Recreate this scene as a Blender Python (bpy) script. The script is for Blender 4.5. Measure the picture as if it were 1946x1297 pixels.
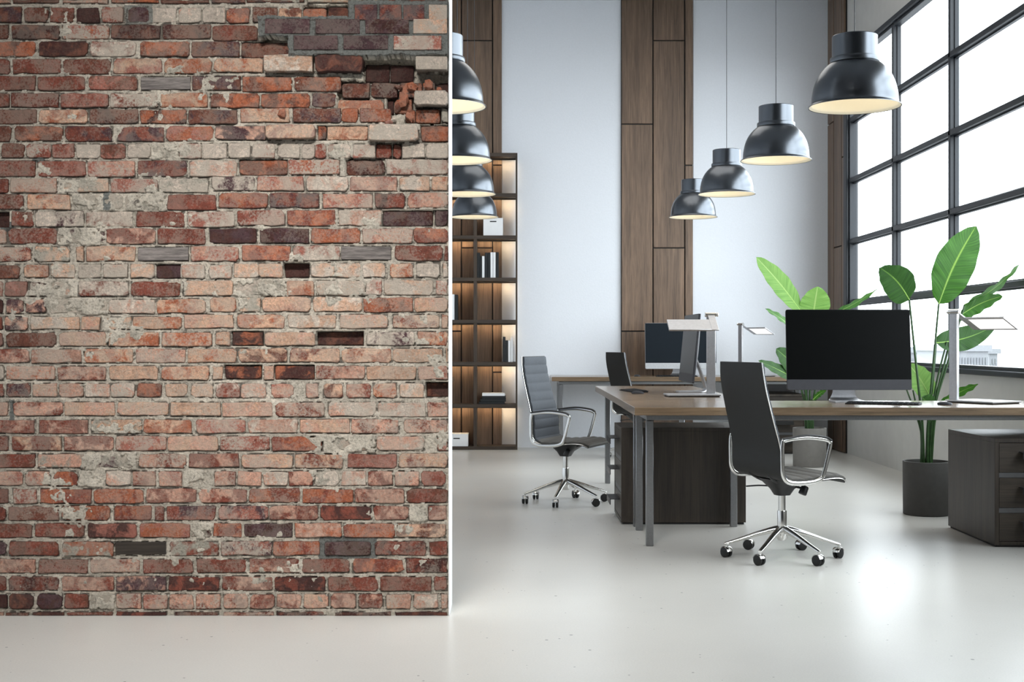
import bpy, bmesh, math, random, re
import numpy as np
from mathutils import Vector, Matrix, noise as mnoise
PI = math.pi
for o in list(bpy.data.objects): bpy.data.objects.remove(o, do_unlink=True)
sc = bpy.context.scene
COL = sc.collection
F, CX, CY, CAMZ = 2500.0, 973.0, 648.5, 1.10

# ---------------------------------------------------------------- camera
cam = bpy.data.cameras.new('camera'); cam.sensor_width = 36; cam.lens = 36 * F / 1946
cam.clip_end = 500
camo = bpy.data.objects.new('camera', cam); COL.objects.link(camo)
camo.location = (0, 0, CAMZ); camo.rotation_euler = (PI / 2, 0, 0)
sc.camera = camo
sc.view_settings.view_transform = 'Standard'; sc.view_settings.look = 'None'
sc.view_settings.gamma = 1; sc.view_settings.use_curve_mapping = False
sc.view_settings.exposure = 0.0

# ---------------------------------------------------------------- sky and lights
w = bpy.data.worlds.new('overcast_sky'); sc.world = w; w.use_nodes = True
bg = w.node_tree.nodes['Background']
bg.inputs[0].default_value = (0.90, 0.955, 1.0, 1); bg.inputs[1].default_value = 8.3

def area(name, loc, rot, sx, sy, power, color=(1, 1, 1), portal=False, spread=PI):
    l = bpy.data.lights.new(name, 'AREA'); l.shape = 'RECTANGLE'; l.size = sx; l.size_y = sy
    l.energy = power; l.color = color; l.spread = spread
    if portal: l.cycles.is_portal = True
    o = bpy.data.objects.new(name, l); COL.objects.link(o); o.location = loc; o.rotation_euler = rot
    return o
# daylight comes in through the long window on the right (sky portal)
area('window_portal', (3.40, 8.35, 2.36), (0, PI / 2, 0), 3.0, 8.9, 1, portal=True)
# unseen fill lights, added to brighten the brick wall, near floor and desks
area('fill_light', (-0.9, 1.6, 4.55), (math.radians(47), 0, 0), 1.2, 0.5, 35, (1, 0.975, 0.94), spread=math.radians(52))
area('fill_light', (-0.7, 3.3, 4.57), (0, 0, 0), 2.2, 1.2, 17, (0.90, 0.95, 1.0), spread=math.radians(85))
area('fill_light', (0.9, 9.6, 4.57), (0, 0, 0), 3.0, 3.0, 45, (1, 0.95, 0.88))

# ---------------------------------------------------------------- materials
def srgb(r, g, b):
    f = lambda c: (c / 255) / 12.92 if c / 255 <= 0.04045 else ((c / 255 + 0.055) / 1.055) ** 2.4
    return (f(r), f(g), f(b), 1)

class NT:
    def __init__(s, name):
        s.m = bpy.data.materials.new(name); s.m.use_nodes = True
        s.t = s.m.node_tree; s.n = s.t.nodes; s.b = s.n['Principled BSDF']; s.out = s.n['Material Output']
    def new(s, typ, **kw):
        n = s.n.new(typ)
        for k, v in kw.items():
            if k.startswith('i_'):
                k = k[2:]; k = int(k) if k.isdigit() else k.replace('_', ' ')
                n.inputs[k].default_value = v
            else: setattr(n, k, v)
        return n
    def l(s, a, b): s.t.links.new(a, b)
    def coords(s, scale=(1, 1, 1), space='Object'):
        tc = s.new('ShaderNodeTexCoord'); mp = s.new('ShaderNodeMapping'); mp.inputs['Scale'].default_value = scale
        s.l(tc.outputs[space], mp.inputs[0]); return mp.outputs[0]
    def noise(s, vec, scale, detail=4, rough=0.55, dist=0.0, w=None):
        n = s.new('ShaderNodeTexNoise'); n.inputs['Scale'].default_value = scale; n.inputs['Detail'].default_value = detail
        n.inputs['Roughness'].default_value = rough; n.inputs['Distortion'].default_value = dist
        if w is not None:
            n.noise_dimensions = '4D'; s.l(w, n.inputs['W'])
        s.l(vec, n.inputs['Vector']); return n.outputs[0]
    def ramp(s, fac, stops, interp='LINEAR'):
        r = s.new('ShaderNodeValToRGB'); r.color_ramp.interpolation = interp
        e = r.color_ramp.elements
        while len(e) < len(stops): e.new(0.5)
        for i, (p, c) in enumerate(stops):
            e[i].position = p; e[i].color = c if len(c) == 4 else (*c, 1)
        s.l(fac, r.inputs[0]); return r.outputs[0]
    def mix(s, fac, a, b, mode='MIX'):
        m = s.new('ShaderNodeMix', data_type='RGBA', blend_type=mode)
        for sock, v in ((m.inputs[0], fac), (m.inputs[6], a), (m.inputs[7], b)):
            if hasattr(v, 'links') or hasattr(v, 'is_linked'): s.l(v, sock)
            else: sock.default_value = v
        return m.outputs[2]
    def math(s, op, a, b=0.0, clamp=False):
        m = s.new('ShaderNodeMath', operation=op, use_clamp=clamp)
        for sock, v in ((m.inputs[0], a), (m.inputs[1], b)):
            if hasattr(v, 'is_linked'): s.l(v, sock)
            else: sock.default_value = v
        return m.outputs[0]
    def bump(s, h, strength=0.3, dist=0.01):
        b = s.new('ShaderNodeBump'); b.inputs['Strength'].default_value = strength; b.inputs['Distance'].default_value = dist
        s.l(h, b.inputs['Height']); s.l(b.outputs[0], s.b.inputs['Normal'])
    def set(s, color=None, rough=None, metal=None, **kw):
        if color is not None:
            if hasattr(color, 'is_linked'): s.l(color, s.b.inputs['Base Color'])
            else: s.b.inputs['Base Color'].default_value = color
        if rough is not None:
            if hasattr(rough, 'is_linked'): s.l(rough, s.b.inputs['Roughness'])
            else: s.b.inputs['Roughness'].default_value = rough
        if metal is not None: s.b.inputs['Metallic'].default_value = metal
        for k, v in kw.items(): s.b.inputs[k.replace('_', ' ')].default_value = v
        return s.m

BW = lambda v: (v, v, v, 1)
def simple(name, col, rough=0.5, metal=0.0, var=0.06, nscale=30, bump=0.0, **kw):
    t = NT(name); c = t.coords()
    n = t.noise(c, nscale, 3)
    lo = tuple(x * (1 - var) for x in col[:3]) + (1,); hi = tuple(min(1, x * (1 + var)) for x in col[:3]) + (1,)
    cc = t.ramp(n, [(0.3, lo), (0.7, hi)])
    if bump: t.bump(n, bump, 0.003)
    return t.set(cc, rough, metal, **kw)

def wood(name, dark, light, axis='Z', rough=0.45, bump=0.15, scale=1.0):
    t = NT(name)
    s = {'X': (0.10, 1, 1), 'Y': (1, 0.10, 1), 'Z': (1, 1, 0.06)}[axis]
    c = t.coords(s)
    rnd = t.new('ShaderNodeObjectInfo').outputs['Random']; wv = t.math('MULTIPLY', rnd, 37.0)
    a = t.noise(c, 14 * scale, 6, 0.65, 0.4, wv)
    s2 = {'X': (0.04, 1, 1), 'Y': (1, 0.04, 1), 'Z': (1, 1, 0.03)}[axis]
    c2 = t.coords(s2); b = t.noise(c2, 120 * scale, 4, 0.7, 0.1, wv)
    big = t.noise(c, 3.5 * scale, 3, 0.5, 0.0, wv)
    col = t.ramp(a, [(0.25, dark), (0.75, light)])
    f = t.ramp(b, [(0.34, BW(0.45)), (0.60, BW(1.14))])
    col = t.mix(0.75, col, f, 'MULTIPLY')
    g = t.ramp(big, [(0.3, BW(0.72)), (0.7, BW(1.15))])
    col = t.mix(0.8, col, g, 'MULTIPLY')
    hsv = t.new('ShaderNodeHueSaturation'); t.l(col, hsv.inputs['Color'])
    v = t.math('MULTIPLY_ADD', rnd, 0.25); v.node.inputs[2].default_value = 0.88
    t.l(v, hsv.inputs['Value'])
    t.bump(b, bump, 0.002)
    return t.set(hsv.outputs[0], rough)

M = {}
M['plaster'] = simple('white_plaster', srgb(232, 235, 240), 0.85, var=0.015, nscale=60, bump=0.25)
M['plaster_grey'] = simple('warm_plaster', srgb(200, 198, 193), 0.85, var=0.03, nscale=8, bump=0.2)
M['plaster_dark'] = simple('charcoal_plaster', srgb(96, 97, 100), 0.85, var=0.03, nscale=8, bump=0.2)
M['ceiling'] = simple('ceiling_paint', srgb(190, 192, 196), 0.9, var=0.02)
M['cladding'] = wood('oak_cladding', srgb(88, 72, 60), srgb(138, 112, 91), 'Z', 0.5)
M['shelf'] = wood('smoked_oak', srgb(48, 39, 32), srgb(80, 66, 53), 'X', 0.5)
M['shelf_v'] = wood('smoked_oak_upright', srgb(48, 39, 32), srgb(80, 66, 53), 'Z', 0.5)
M['desktop'] = wood('desktop_oak', srgb(104, 87, 69), srgb(152, 128, 102), 'X', 0.22, 0.06, 0.7)
M['desktop'].node_tree.nodes['Principled BSDF'].inputs['Coat Weight'].default_value = 0.3
M['desktop_y'] = wood('desktop_oak_long', srgb(104, 87, 69), srgb(152, 128, 102), 'Y', 0.22, 0.06, 0.7)
M['desktop_y'].node_tree.nodes['Principled BSDF'].inputs['Coat Weight'].default_value = 0.3
for q_ in ('desktop', 'desktop_y'): M[q_].node_tree.nodes['Principled BSDF'].inputs['Coat Roughness'].default_value = 0.2
M['cabinet'] = wood('dark_oak', srgb(40, 34, 29), srgb(76, 66, 56), 'Z', 0.45)
M['cabinet_h'] = wood('dark_oak_across', srgb(44, 38, 32), srgb(80, 70, 60), 'X', 0.45)
M['plinth'] = simple('plinth', srgb(28, 27, 26), 0.6)
M['steel'] = simple('brushed_steel', srgb(148, 149, 151), 0.32, 1.0, nscale=90)
M['alu'] = simple('satin_aluminium', srgb(188, 188, 190), 0.42, 1.0, nscale=60)
M['chrome'] = simple('chrome', srgb(232, 231, 228), 0.15, 1.0, var=0.01)
M['grey_strip'] = simple('grey_metal_strip', srgb(96, 96, 97), 0.45, 0.3)
M['handle'] = simple('dark_handle', srgb(62, 62, 62), 0.35, 0.7)
M['shell'] = simple('charcoal_shell', srgb(38, 38, 37), 0.55, var=0.03, Specular_IOR_Level=0.25)
M['black'] = simple('black_plastic', srgb(22, 22, 23), 0.42)
M['rubber'] = simple('black_rubber', srgb(18, 18, 18), 0.6)
M['win'] = simple('window_steel', srgb(30, 34, 40), 0.4, 0.0, Specular_IOR_Level=0.4)
M['screen'] = simple('black_screen', srgb(12, 13, 13), 0.3, var=0.0, Specular_IOR_Level=0.06)
M['screen_dim'] = simple('matt_screen', srgb(28, 34, 40), 0.3, var=0.0, Specular_IOR_Level=0.1)
M['chin_dark'] = simple('space_grey', srgb(62, 62, 66), 0.5, 0.0, Specular_IOR_Level=0.25)
M['white_box'] = simple('white_board', srgb(236, 236, 236), 0.6, var=0.01)
M['paper'] = simple('paper', srgb(225, 222, 214), 0.8)
M['book_black'] = simple('black_cover', srgb(22, 26, 28), 0.5)
M['book_white'] = simple('white_cover', srgb(238, 239, 240), 0.5, var=0.01)
M['pot'] = simple('charcoal_pot', srgb(74, 72, 69), 0.75, bump=0.1)
M['pot_grey'] = simple('grey_pot', srgb(116, 113, 108), 0.75, bump=0.1)
M['soil'] = simple('soil', srgb(40, 32, 26), 0.95, var=0.4, nscale=80, bump=0.8)
M['cord'] = simple('cord', srgb(60, 62, 66), 0.5)
M['inner'] = simple('enamel_cream', srgb(244, 236, 214), 0.55, var=0.01)
M['keys'] = simple('dark_keys', srgb(30, 31, 33), 0.6, Specular_IOR_Level=0.2)
M['concrete_far'] = simple('far_concrete', (0.155, 0.16, 0.168, 1), 0.9)
M['far_window'] = simple('far_window', (0.115, 0.12, 0.13, 1), 0.5)
M['far_ground'] = simple('far_ground', (0.2, 0.2, 0.2, 1), 0.95)

t = NT('black_shade_metal'); c = t.coords((1, 1, 8)); n = t.noise(c, 60, 3)
t.bump(n, 0.03, 0.001)
M['lamp'] = t.set(srgb(102, 106, 111), 0.29, 1.0)

t = NT('grey_fabric'); c = t.coords(); n = t.noise(c, 400, 2)
M['fabric'] = t.set(t.ramp(n, [(0.3, srgb(72, 76, 82)), (0.7, srgb(98, 102, 108))]), 0.85); t.bump(n, 0.3, 0.001)
t = NT('seat_fabric'); c = t.coords(); n = t.noise(c, 300, 2)
M['seatfab'] = t.set(t.ramp(n, [(0.3, srgb(78, 76, 72)), (0.7, srgb(104, 101, 96))]), 0.6); t.bump(n, 0.3, 0.001)

def emis(name, col, st):
    t = NT(name); t.b.inputs['Emission Color'].default_value = col; t.b.inputs['Emission Strength'].default_value = st
    return t.set(col, 0.6)
M['led'] = emis('warm_led', (1, 0.72, 0.42, 1), 75.0)
M['lampface'] = emis('light_panel', (1, 0.99, 0.97, 1), 0.95)
M['bulb'] = emis('bulb', (1, 0.94, 0.84, 1), 1.0)

# glass: see-through with a fresnel sheen
t = NT('pane_glass'); tr = t.new('ShaderNodeBsdfTransparent'); tr.inputs[0].default_value = (0.97, 0.985, 0.99, 1)
gl = t.new('ShaderNodeBsdfGlossy'); gl.inputs['Roughness'].default_value = 0.03
lw = t.new('ShaderNodeLayerWeight'); lw.inputs[0].default_value = .5
fr_ = t.math('MULTIPLY_ADD', t.math('POWER', lw.outputs['Facing'], 5.0), .25); fr_.node.inputs[2].default_value = .03
ms = t.new('ShaderNodeMixShader'); t.l(fr_, ms.inputs[0]); t.l(tr.outputs[0], ms.inputs[1]); t.l(gl.outputs[0], ms.inputs[2])
t.l(ms.outputs[0], t.out.inputs[0]); M['glass'] = t.m

# polished concrete floor with small dark pits
t = NT('polished_concrete'); c = t.coords()
big = t.noise(c, 0.7, 1, 0.5); mid = t.noise(c, 6, 5, 0.6); fine = t.noise(c, 140, 2)
col = t.ramp(big, [(0.3, srgb(200, 197, 191)), (0.7, srgb(214, 211, 204))])
col = t.mix(0.5, col, t.ramp(mid, [(0.3, BW(0.97)), (0.7, BW(1.02))]), 'MULTIPLY')
col = t.mix(0.5, col, t.ramp(fine, [(0.35, BW(0.92)), (0.65, BW(1.05))]), 'MULTIPLY')
vo = t.new('ShaderNodeTexVoronoi'); vo.inputs['Scale'].default_value = 24; t.l(c, vo.inputs['Vector'])
wn = t.new('ShaderNodeTexWhiteNoise'); t.l(vo.outputs['Position'], wn.inputs['Vector'])
clus = t.noise(c, 1.6, 2)
sz = t.math('MULTIPLY', t.math('POWER', wn.outputs[0], 4.0), 0.14)
sz = t.math('MULTIPLY', sz, t.math('MULTIPLY_ADD', clus, 2.6)); 
sz.node.inputs[1].links[0].from_node.inputs[2].default_value = -0.45
spk = t.math('LESS_THAN', vo.outputs['Distance'], sz)
spk = t.math('MULTIPLY', spk, 0.85)
col = t.mix(spk, col, srgb(78, 78, 78))
r = t.ramp(big, [(0.3, BW(0.25)), (0.7, BW(0.32))])
M['floor'] = t.set(col, 0.29, Specular_IOR_Level=0.5)

# old brick: two colours per brick stored on its mesh, weathered over
t = NT('old_brick'); c = t.coords()
oi = t.new('ShaderNodeObjectInfo').outputs['Random']; wv = t.math('MULTIPLY', oi, 91.0)
a1 = t.new('ShaderNodeAttribute', attribute_name='c1').outputs[0]; a2 = t.new('ShaderNodeAttribute', attribute_name='c2')
n1 = t.noise(c, 16, 5, 0.62, 0.6, wv)
col = t.mix(t.ramp(n1, [(0.47, BW(0)), (0.57, BW(1))]), a1, a2.outputs[0])
n2 = t.noise(c, 85, 8, 0.8, 0.5, wv)
col = t.mix(1.0, col, t.ramp(n2, [(0.30, BW(0.40)), (0.5, BW(0.95)), (0.70, BW(1.45))]), 'MULTIPLY')
n3 = t.noise(c, 120, 5, 0.75, 0.0, wv); n4 = t.noise(c, 11, 3, 0.6, 0.5, wv)
lime = t.math('MULTIPLY', t.ramp(t.math('ADD', n3, t.math('MULTIPLY', n4, 0.9)), [(0.0, BW(0)), (0.86, BW(0)), (1.0, BW(1))]), a2.outputs['Alpha'])
col = t.mix(lime, col, srgb(192, 180, 165))
n5 = t.noise(c, 38, 4, 0.7, 1.5, wv)
col = t.mix(t.ramp(n5, [(0.0, BW(0.75)), (0.30, BW(0.6)), (0.36, BW(0))]), col, srgb(58, 38, 34))
hh = t.math('ADD', t.math('MULTIPLY', n2, 1.0), t.math('MULTIPLY', n1, 1.2))
t.bump(hh, 1.0, 0.009)
M['brick'] = t.set(col, 0.92)

t = NT('lime_mortar'); c = t.coords()
n1 = t.noise(c, 9, 5, 0.6); n2 = t.noise(c, 110, 6, 0.75); n3 = t.noise(c, 30, 4, 0.65, 0.8)
col = t.ramp(n1, [(0.3, srgb(160, 153, 140)), (0.55, srgb(198, 189, 174)), (0.75, srgb(216, 206, 190))])
at = t.new('ShaderNodeAttribute', attribute_name='cement').outputs[2]
col = t.mix(at, col, srgb(112, 114, 110))
col = t.mix(0.9, col, t.ramp(n2, [(0.32, BW(0.42)), (0.5, BW(1.0)), (0.68, BW(1.25))]), 'MULTIPLY')
col = t.mix(t.ramp(n3, [(0.30, BW(0.8)), (0.38, BW(0))]), col, srgb(66, 60, 54))
col = t.mix(t.math('MULTIPLY', t.new('ShaderNodeAttribute', attribute_name='crack_shade').outputs[2], .7), col, srgb(60, 52, 46))  # cracks at brick edges: groove shade put into the colour as dark lines
t.bump(t.math('ADD', n2, n3), 1.0, 0.006)
M['mortar'] = t.set(col, 0.95)

M['plankw'] = wood('weathered_timber', srgb(62, 56, 56), srgb(165, 156, 150), 'X', 0.9, 0.8, 7)

def leafmat(name, dark, light, rib):
    t = NT(name)
    uv = t.new('ShaderNodeUVMap', uv_map='UVMap'); sp = t.new('ShaderNodeSeparateXYZ'); t.l(uv.outputs[0], sp.inputs[0])
    av = t.math('ABSOLUTE', t.math('SUBTRACT', sp.outputs[1], 0.5))
    ph = t.math('ADD', t.math('MULTIPLY', sp.outputs[0], 62.0), t.math('MULTIPLY', av, -16.0))
    mp = t.new('ShaderNodeCombineXYZ'); t.l(ph, mp.inputs[0]); t.l(t.math('MULTIPLY', av, 1.0), mp.inputs[1])
    st = t.noise(mp.outputs[0], 1.0, 3, 0.5)
    oc = t.coords(); bn = t.noise(oc, 7, 3)
    col = t.mix(t.math('ADD', t.math('MULTIPLY', t.ramp(st, [(0.3, BW(0)), (0.7, BW(1))]), 0.65), t.math('MULTIPLY', bn, 0.4), True), dark, light)
    col = t.mix(t.ramp(av, [(0.0, BW(0.9)), (0.018, BW(0.5)), (0.035, BW(0))]), col, rib)
    t.bump(st, 0.35, 0.004)
    t.set(col, 0.5, Specular_IOR_Level=0.25)
    tl = t.new('ShaderNodeBsdfTranslucent'); t.l(col, tl.inputs[0])
    ms = t.new('ShaderNodeMixShader'); ms.inputs[0].default_value = 0.20 if 'light' not in name else 0.32
    t.l(t.b.outputs[0], ms.inputs[1]); t.l(tl.outputs[0], ms.inputs[2]); t.l(ms.outputs[0], t.out.inputs[0])
    return t.m
M['leaf'] = leafmat('leaf_green', srgb(22, 62, 18), srgb(78, 132, 44), srgb(150, 190, 80))
M['leaf_light'] = leafmat('leaf_light', srgb(84, 136, 58), srgb(148, 188, 100), srgb(190, 215, 140))
M['leaf_dark'] = leafmat('leaf_dark', srgb(26, 58, 26), srgb(64, 104, 44), srgb(110, 150, 70))
M['stem'] = simple('leaf_stalk', srgb(44, 74, 34), 0.45, var=0.2)
M['midrib'] = simple('leaf_midrib', srgb(146, 186, 84), 0.45, var=0.1)

# ---------------------------------------------------------------- mesh helpers
def finish(name, me, mat, parent=None, smooth=None, loc=None):
    mats = mat if isinstance(mat, (list, tuple)) else [mat]
    for m_ in mats: me.materials.append(M[m_])
    if smooth is not None:
        me.polygons.foreach_set('use_smooth', [True] * len(me.polygons))
        me.set_sharp_from_angle(angle=math.radians(smooth))
    o = bpy.data.objects.new(name, me); COL.objects.link(o)
    if parent is not None: o.parent = parent
    if loc: o.location = loc
    return o
def obj(name, bm, mat, parent=None, smooth=None, loc=None):
    me = bpy.data.meshes.new(name); bm.normal_update(); bm.to_mesh(me); bm.free()
    return finish(name, me, mat, parent, smooth, loc)
def B(): return bmesh.new()
def box(bm, x0, x1, y0, y1, z0, z1, c=0.0, mi=0, seg=1, mat=None):
    r = bmesh.ops.create_cube(bm, size=1)
    vs = r['verts']
    for v in vs:
        v.co = Vector((x0 + (v.co.x + .5) * (x1 - x0), y0 + (v.co.y + .5) * (y1 - y0), z0 + (v.co.z + .5) * (z1 - z0)))
        if mat: v.co = mat @ v.co
    fs = {f for v in vs for f in v.link_faces}
    for f in fs: f.material_index = mi
    if c:
        es = list({e for v in vs for e in v.link_edges})
        rr = bmesh.ops.bevel(bm, geom=es, offset=c, segments=seg, affect='EDGES', profile=0.5)
        for f in rr['faces']: f.material_index = mi
    return bm
def lathe(bm, prof, n=40, mi=0, mat=None, close=False):
    rings = []
    for r, z in prof:
        if r < 1e-6:
            v = bm.verts.new((0, 0, z)); rings.append([v])
        else: rings.append([bm.verts.new((r * math.cos(2 * PI * i / n), r * math.sin(2 * PI * i / n), z)) for i in range(n)])
    if mat:
        for rg in rings:
            for v in rg: v.co = mat @ v.co
    pairs = list(zip(rings, rings[1:]))
    if close: pairs.append((rings[-1], rings[0]))
    for a, b in pairs:
        for i in range(n):
            j = (i + 1) % n
            if len(a) == 1 and len(b) == 1: continue
            if len(a) == 1: f = bm.faces.new((a[0], b[j], b[i]))
            elif len(b) == 1: f = bm.faces.new((a[i], a[j], b[0]))
            else: f = bm.faces.new((a[i], a[j], b[j], b[i]))
            f.material_index = mi
    return bm
def crom(pts, k=8, closed=False):
    P = [Vector(p) for p in pts]; n = len(P); out = []
    rng = range(n) if closed else range(n - 1)
    for i in rng:
        p0 = P[(i - 1) % n] if (closed or i > 0) else P[0] * 2 - P[1]
        p1 = P[i]; p2 = P[(i + 1) % n]
        p3 = P[(i + 2) % n] if (closed or i + 2 < n) else P[-1] * 2 - P[-2]
        for j in range(k):
            t_ = j / k
            out.append(0.5 * ((2 * p1) + (p2 - p0) * t_ + (2 * p0 - 5 * p1 + 4 * p2 - p3) * t_ ** 2 + (3 * p1 - p0 - 3 * p2 + p3) * t_ ** 3))
    if not closed: out.append(P[-1].copy())
    return out
def tube(bm, pts, rad, n=10, closed=False, sx=1.0, sy=1.0, up=Vector((0, 0, 1)), mi=0, caps=True):
    """sweep an ellipse (sx along side, sy along the second axis)"""
    P = [Vector(p) for p in pts]; N = len(P); rings = []
    R = rad if isinstance(rad, (list, tuple)) else [rad] * N
    for i, p in enumerate(P):
        if closed: d = P[(i + 1) % N] - P[i - 1]
        else: d = P[min(i + 1, N - 1)] - P[max(i - 1, 0)]
        d.normalize()
        s = d.cross(up)
        if s.length < 1e-3: s = d.cross(Vector((0, 1, 0)))
        s.normalize(); q = s.cross(d).normalized()
        rings.append([bm.verts.new(p + s * (R[i] * sx * math.cos(2 * PI * k / n)) + q * (R[i] * sy * math.sin(2 * PI * k / n))) for k in range(n)])
    m = N if closed else N - 1
    for i in range(m):
        a, b = rings[i], rings[(i + 1) % N]
        for k in range(n):
            f = bm.faces.new((a[k], a[(k + 1) % n], b[(k + 1) % n], b[k])); f.material_index = mi
    if not closed and caps:
        bm.faces.new(rings[0][::-1]).material_index = mi; bm.faces.new(rings[-1]).material_index = mi
    return bm
def prism(bm, poly, axis, a, b, c=0.0, mi=0):
    """poly of (p,q) in the plane across axis, extruded from a to b"""
    def mk(p, q, h):
        return {'X': (h, p, q), 'Y': (p, h, q), 'Z': (p, q, h)}[axis]
    va = [bm.verts.new(mk(p, q, a)) for p, q in poly]; vb = [bm.verts.new(mk(p, q, b)) for p, q in poly]
    fs = [bm.faces.new(va), bm.faces.new(vb[::-1])]
    n = len(poly)
    for i in range(n): fs.append(bm.faces.new((va[i], vb[i], vb[(i + 1) % n], va[(i + 1) % n])))
    for f in fs: f.material_index = mi
    bmesh.ops.recalc_face_normals(bm, faces=fs)
    if c:
        es = list({e for f in fs for e in f.edges})
        bmesh.ops.bevel(bm, geom=es, offset=c, segments=1, affect='EDGES')
    return bm

def tag(o, label, cat, group=None, kind=None):
    o['label'] = label; o['category'] = cat
    if group: o['group'] = group
    if kind: o['kind'] = kind
    return o
def thing(name, label, cat, loc=(0, 0, 0), rz=0, group=None, kind=None):
    o = bpy.data.objects.new(name, None); COL.objects.link(o); o.empty_display_size = 0.1
    o.location = loc; o.rotation_euler = (0, 0, rz)
    return tag(o, label, cat, group, kind)
def dup(root, loc, rz, label, group=None):
    r = root.copy(); COL.objects.link(r); r.location = loc; r.rotation_euler = (0, 0, rz); r['label'] = label
    if group: r['group'] = group
    def rec(src, dst):
        for ch in list(src.children):
            c_ = ch.copy(); COL.objects.link(c_); c_.parent = dst; rec(ch, c_)
    rec(root, r); return r
def at(px, py, Y): return Vector(((px - CX) * Y / F, Y, CAMZ - (py - CY) * Y / F))

# ================================================================ THE SETTING
CEIL = 4.62; BACK = 13.58; RX = 3.28; LX = -3.30; REAR = -3.0
def struct(name, bm, mat, label, cat='wall', **k):
    return tag(obj(name, bm, mat, **k), label, cat, kind='structure')
bm = B(); box(bm, LX - .2, RX + .3, REAR - .2, BACK + .2, -0.2, 0); struct('floor', bm, 'floor', 'pale polished concrete floor with small dark pits', 'floor')
bm = B(); box(bm, LX - .2, RX + .3, REAR - .2, BACK + .2, CEIL, CEIL + .2); struct('ceiling', bm, 'ceiling', 'grey painted ceiling above the office', 'ceiling')
bm = B(); box(bm, LX - .2, RX + .3, BACK, BACK + .2, 0, CEIL); wall_back = struct('wall_back', bm, 'plaster', 'white back wall behind the far desk, with wooden board strips')
bm = B(); box(bm, LX - .2, LX, REAR, BACK, 0, CEIL); struct('wall_left', bm, 'plaster', 'white side wall hidden behind the brick wall')
bm = B(); box(bm, LX - .2, RX + .3, REAR - .2, REAR, 0, CEIL); struct('wall_rear', bm, 'plaster_dark', 'plain wall behind the viewer')
WY0, WY1, WZ0, WZ1 = 12.73 - 1.46 * 6, 12.80, 0.862, 3.87; WT = .10
bm = B()
box(bm, RX, RX + WT, REAR, BACK, 0, WZ0); box(bm, RX, RX + WT, REAR, BACK, WZ1, CEIL)
box(bm, RX, RX + WT, WY1 + .05, BACK, WZ0, WZ1); box(bm, RX, RX + WT, REAR, WY0 - .07, WZ0, WZ1)
wall_right = struct('wall_right', bm, 'plaster_grey', 'warm grey wall below and above the big window')

# window: frame, vertical bars, crossbars, panes
win = thing('window_1', 'huge steel window with rectangular panes in the right wall', 'window', (RX, 12.73, WZ0), kind='structure')
ox, oy, oz = RX, 12.73, WZ0
def bar(bm, y0, y1, z0, z1, vert):
    """a steel bar with a wider rear flange; centred section given by y/z ranges"""
    box(bm, -0.022, 0.05, y0, y1, z0, z1, 0.004)
    e = 0.012
    if vert: box(bm, 0.012, 0.04, y0 - e, y1 + e, z0, z1)
    else: box(bm, 0.012, 0.04, y0, y1, z0 - e, z1 + e)
bm = B()
yy0 = WY0 - oy - .07
box(bm, -0.045, 0.07, 0.0, 0.12, 0, WZ1 - oz, 0.006); box(bm, -0.02, 0.05, -0.03, 0.0, .03, WZ1 - oz - .03, 0.003)
obj('window_frame', bm, 'win', win)
bm = B(); box(bm, -0.045, 0.07, yy0, 0.0, WZ1 - oz - .05, WZ1 - oz, 0.006); box(bm, -0.02, 0.05, yy0, 0, WZ1 - oz - .075, WZ1 - oz - .05, .003); obj('window_frame', bm, 'win', win)
bm = B(); box(bm, -0.045, 0.07, yy0, 0.0, 0, 0.04, 0.006); box(bm, -0.02, 0.05, yy0, 0, .04, .065, .003); obj('window_frame', bm, 'win', win)
bm = B(); box(bm, -0.045, 0.07, yy0, yy0 + .06, 0, WZ1 - oz, 0.006); obj('window_frame', bm, 'win', win)
ZB = [0.905, 1.47, 2.062, 2.652, 3.235, 3.82]
YB = [12.73 - 1.46 * i for i in range(7)]
for y in YB[1:-1]:
    bm = B(); bar(bm, y - oy - .021, y - oy + .021, .05, WZ1 - oz - .05, True); obj('mullion', bm, 'win', win)
for z in ZB[1:-1]:
    bm = B(); bar(bm, yy0 + .05, 0.0, z - oz - .021, z - oz + .021, False); obj('transom', bm, 'win', win)
pane_me = {}
for i in range(6):
    for j in range(5):
        key = j
        z0, z1 = ZB[j] - oz + .01, ZB[j + 1] - oz - .01
        if key not in pane_me:
            bm = B(); box(bm, 0.020, 0.026, -1.45, -.01, z0, z1)
            me = bpy.data.meshes.new('pane'); bm.to_mesh(me); bm.free(); me.materials.append(M['glass']); pane_me[key] = me
        o = bpy.data.objects.new('pane', pane_me[key]); COL.objects.link(o); o.parent = win; o.location = (0, -1.46 * i, 0)

# wooden board cladding strips
def panel(bm, x0, x1, y0, y1, z0, z1): box(bm, x0, x1, y0, y1, z0, z1, 0.003)
def clad_back(bounds, label):
    root = thing('trim_1' if bounds[0] < 0 else 'trim_2', label, 'wall cladding', (bounds[0], BACK, 0), kind='structure')
    x0 = bounds[0]
    bm = B(); box(bm, 0, bounds[-1] - x0, -0.014, 0, 0, CEIL); obj('backing_board', bm, 'plinth', root)
    br = [[1.20, 3.335], [2.059, 4.196], [.777, 2.911]]
    for k in range(3):
        a, b = bounds[k] - x0, bounds[k + 1] - x0
        zs = [0.0] + br[k] + [CEIL]
        for z0, z1 in zip(zs, zs[1:]):
            bm = B(); panel(bm, a + .006, b - .006 * (k < 2), -.034, -.012, z0 + .006, z1 - .006); obj('wood_panel', bm, 'cladding', root)
clad_back([-.844, -.5215, -.201, -.105], 'brown oak board strip on the back wall, behind the shelves')
clad_back([1.124, 1.452, 1.779, 1.863], 'brown oak board strip up the middle of the white back wall')
root = thing('trim_3', 'dark oak board strip on the window wall in the far corner', 'wall cladding', (RX, BACK, 0), kind='structure')
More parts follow.
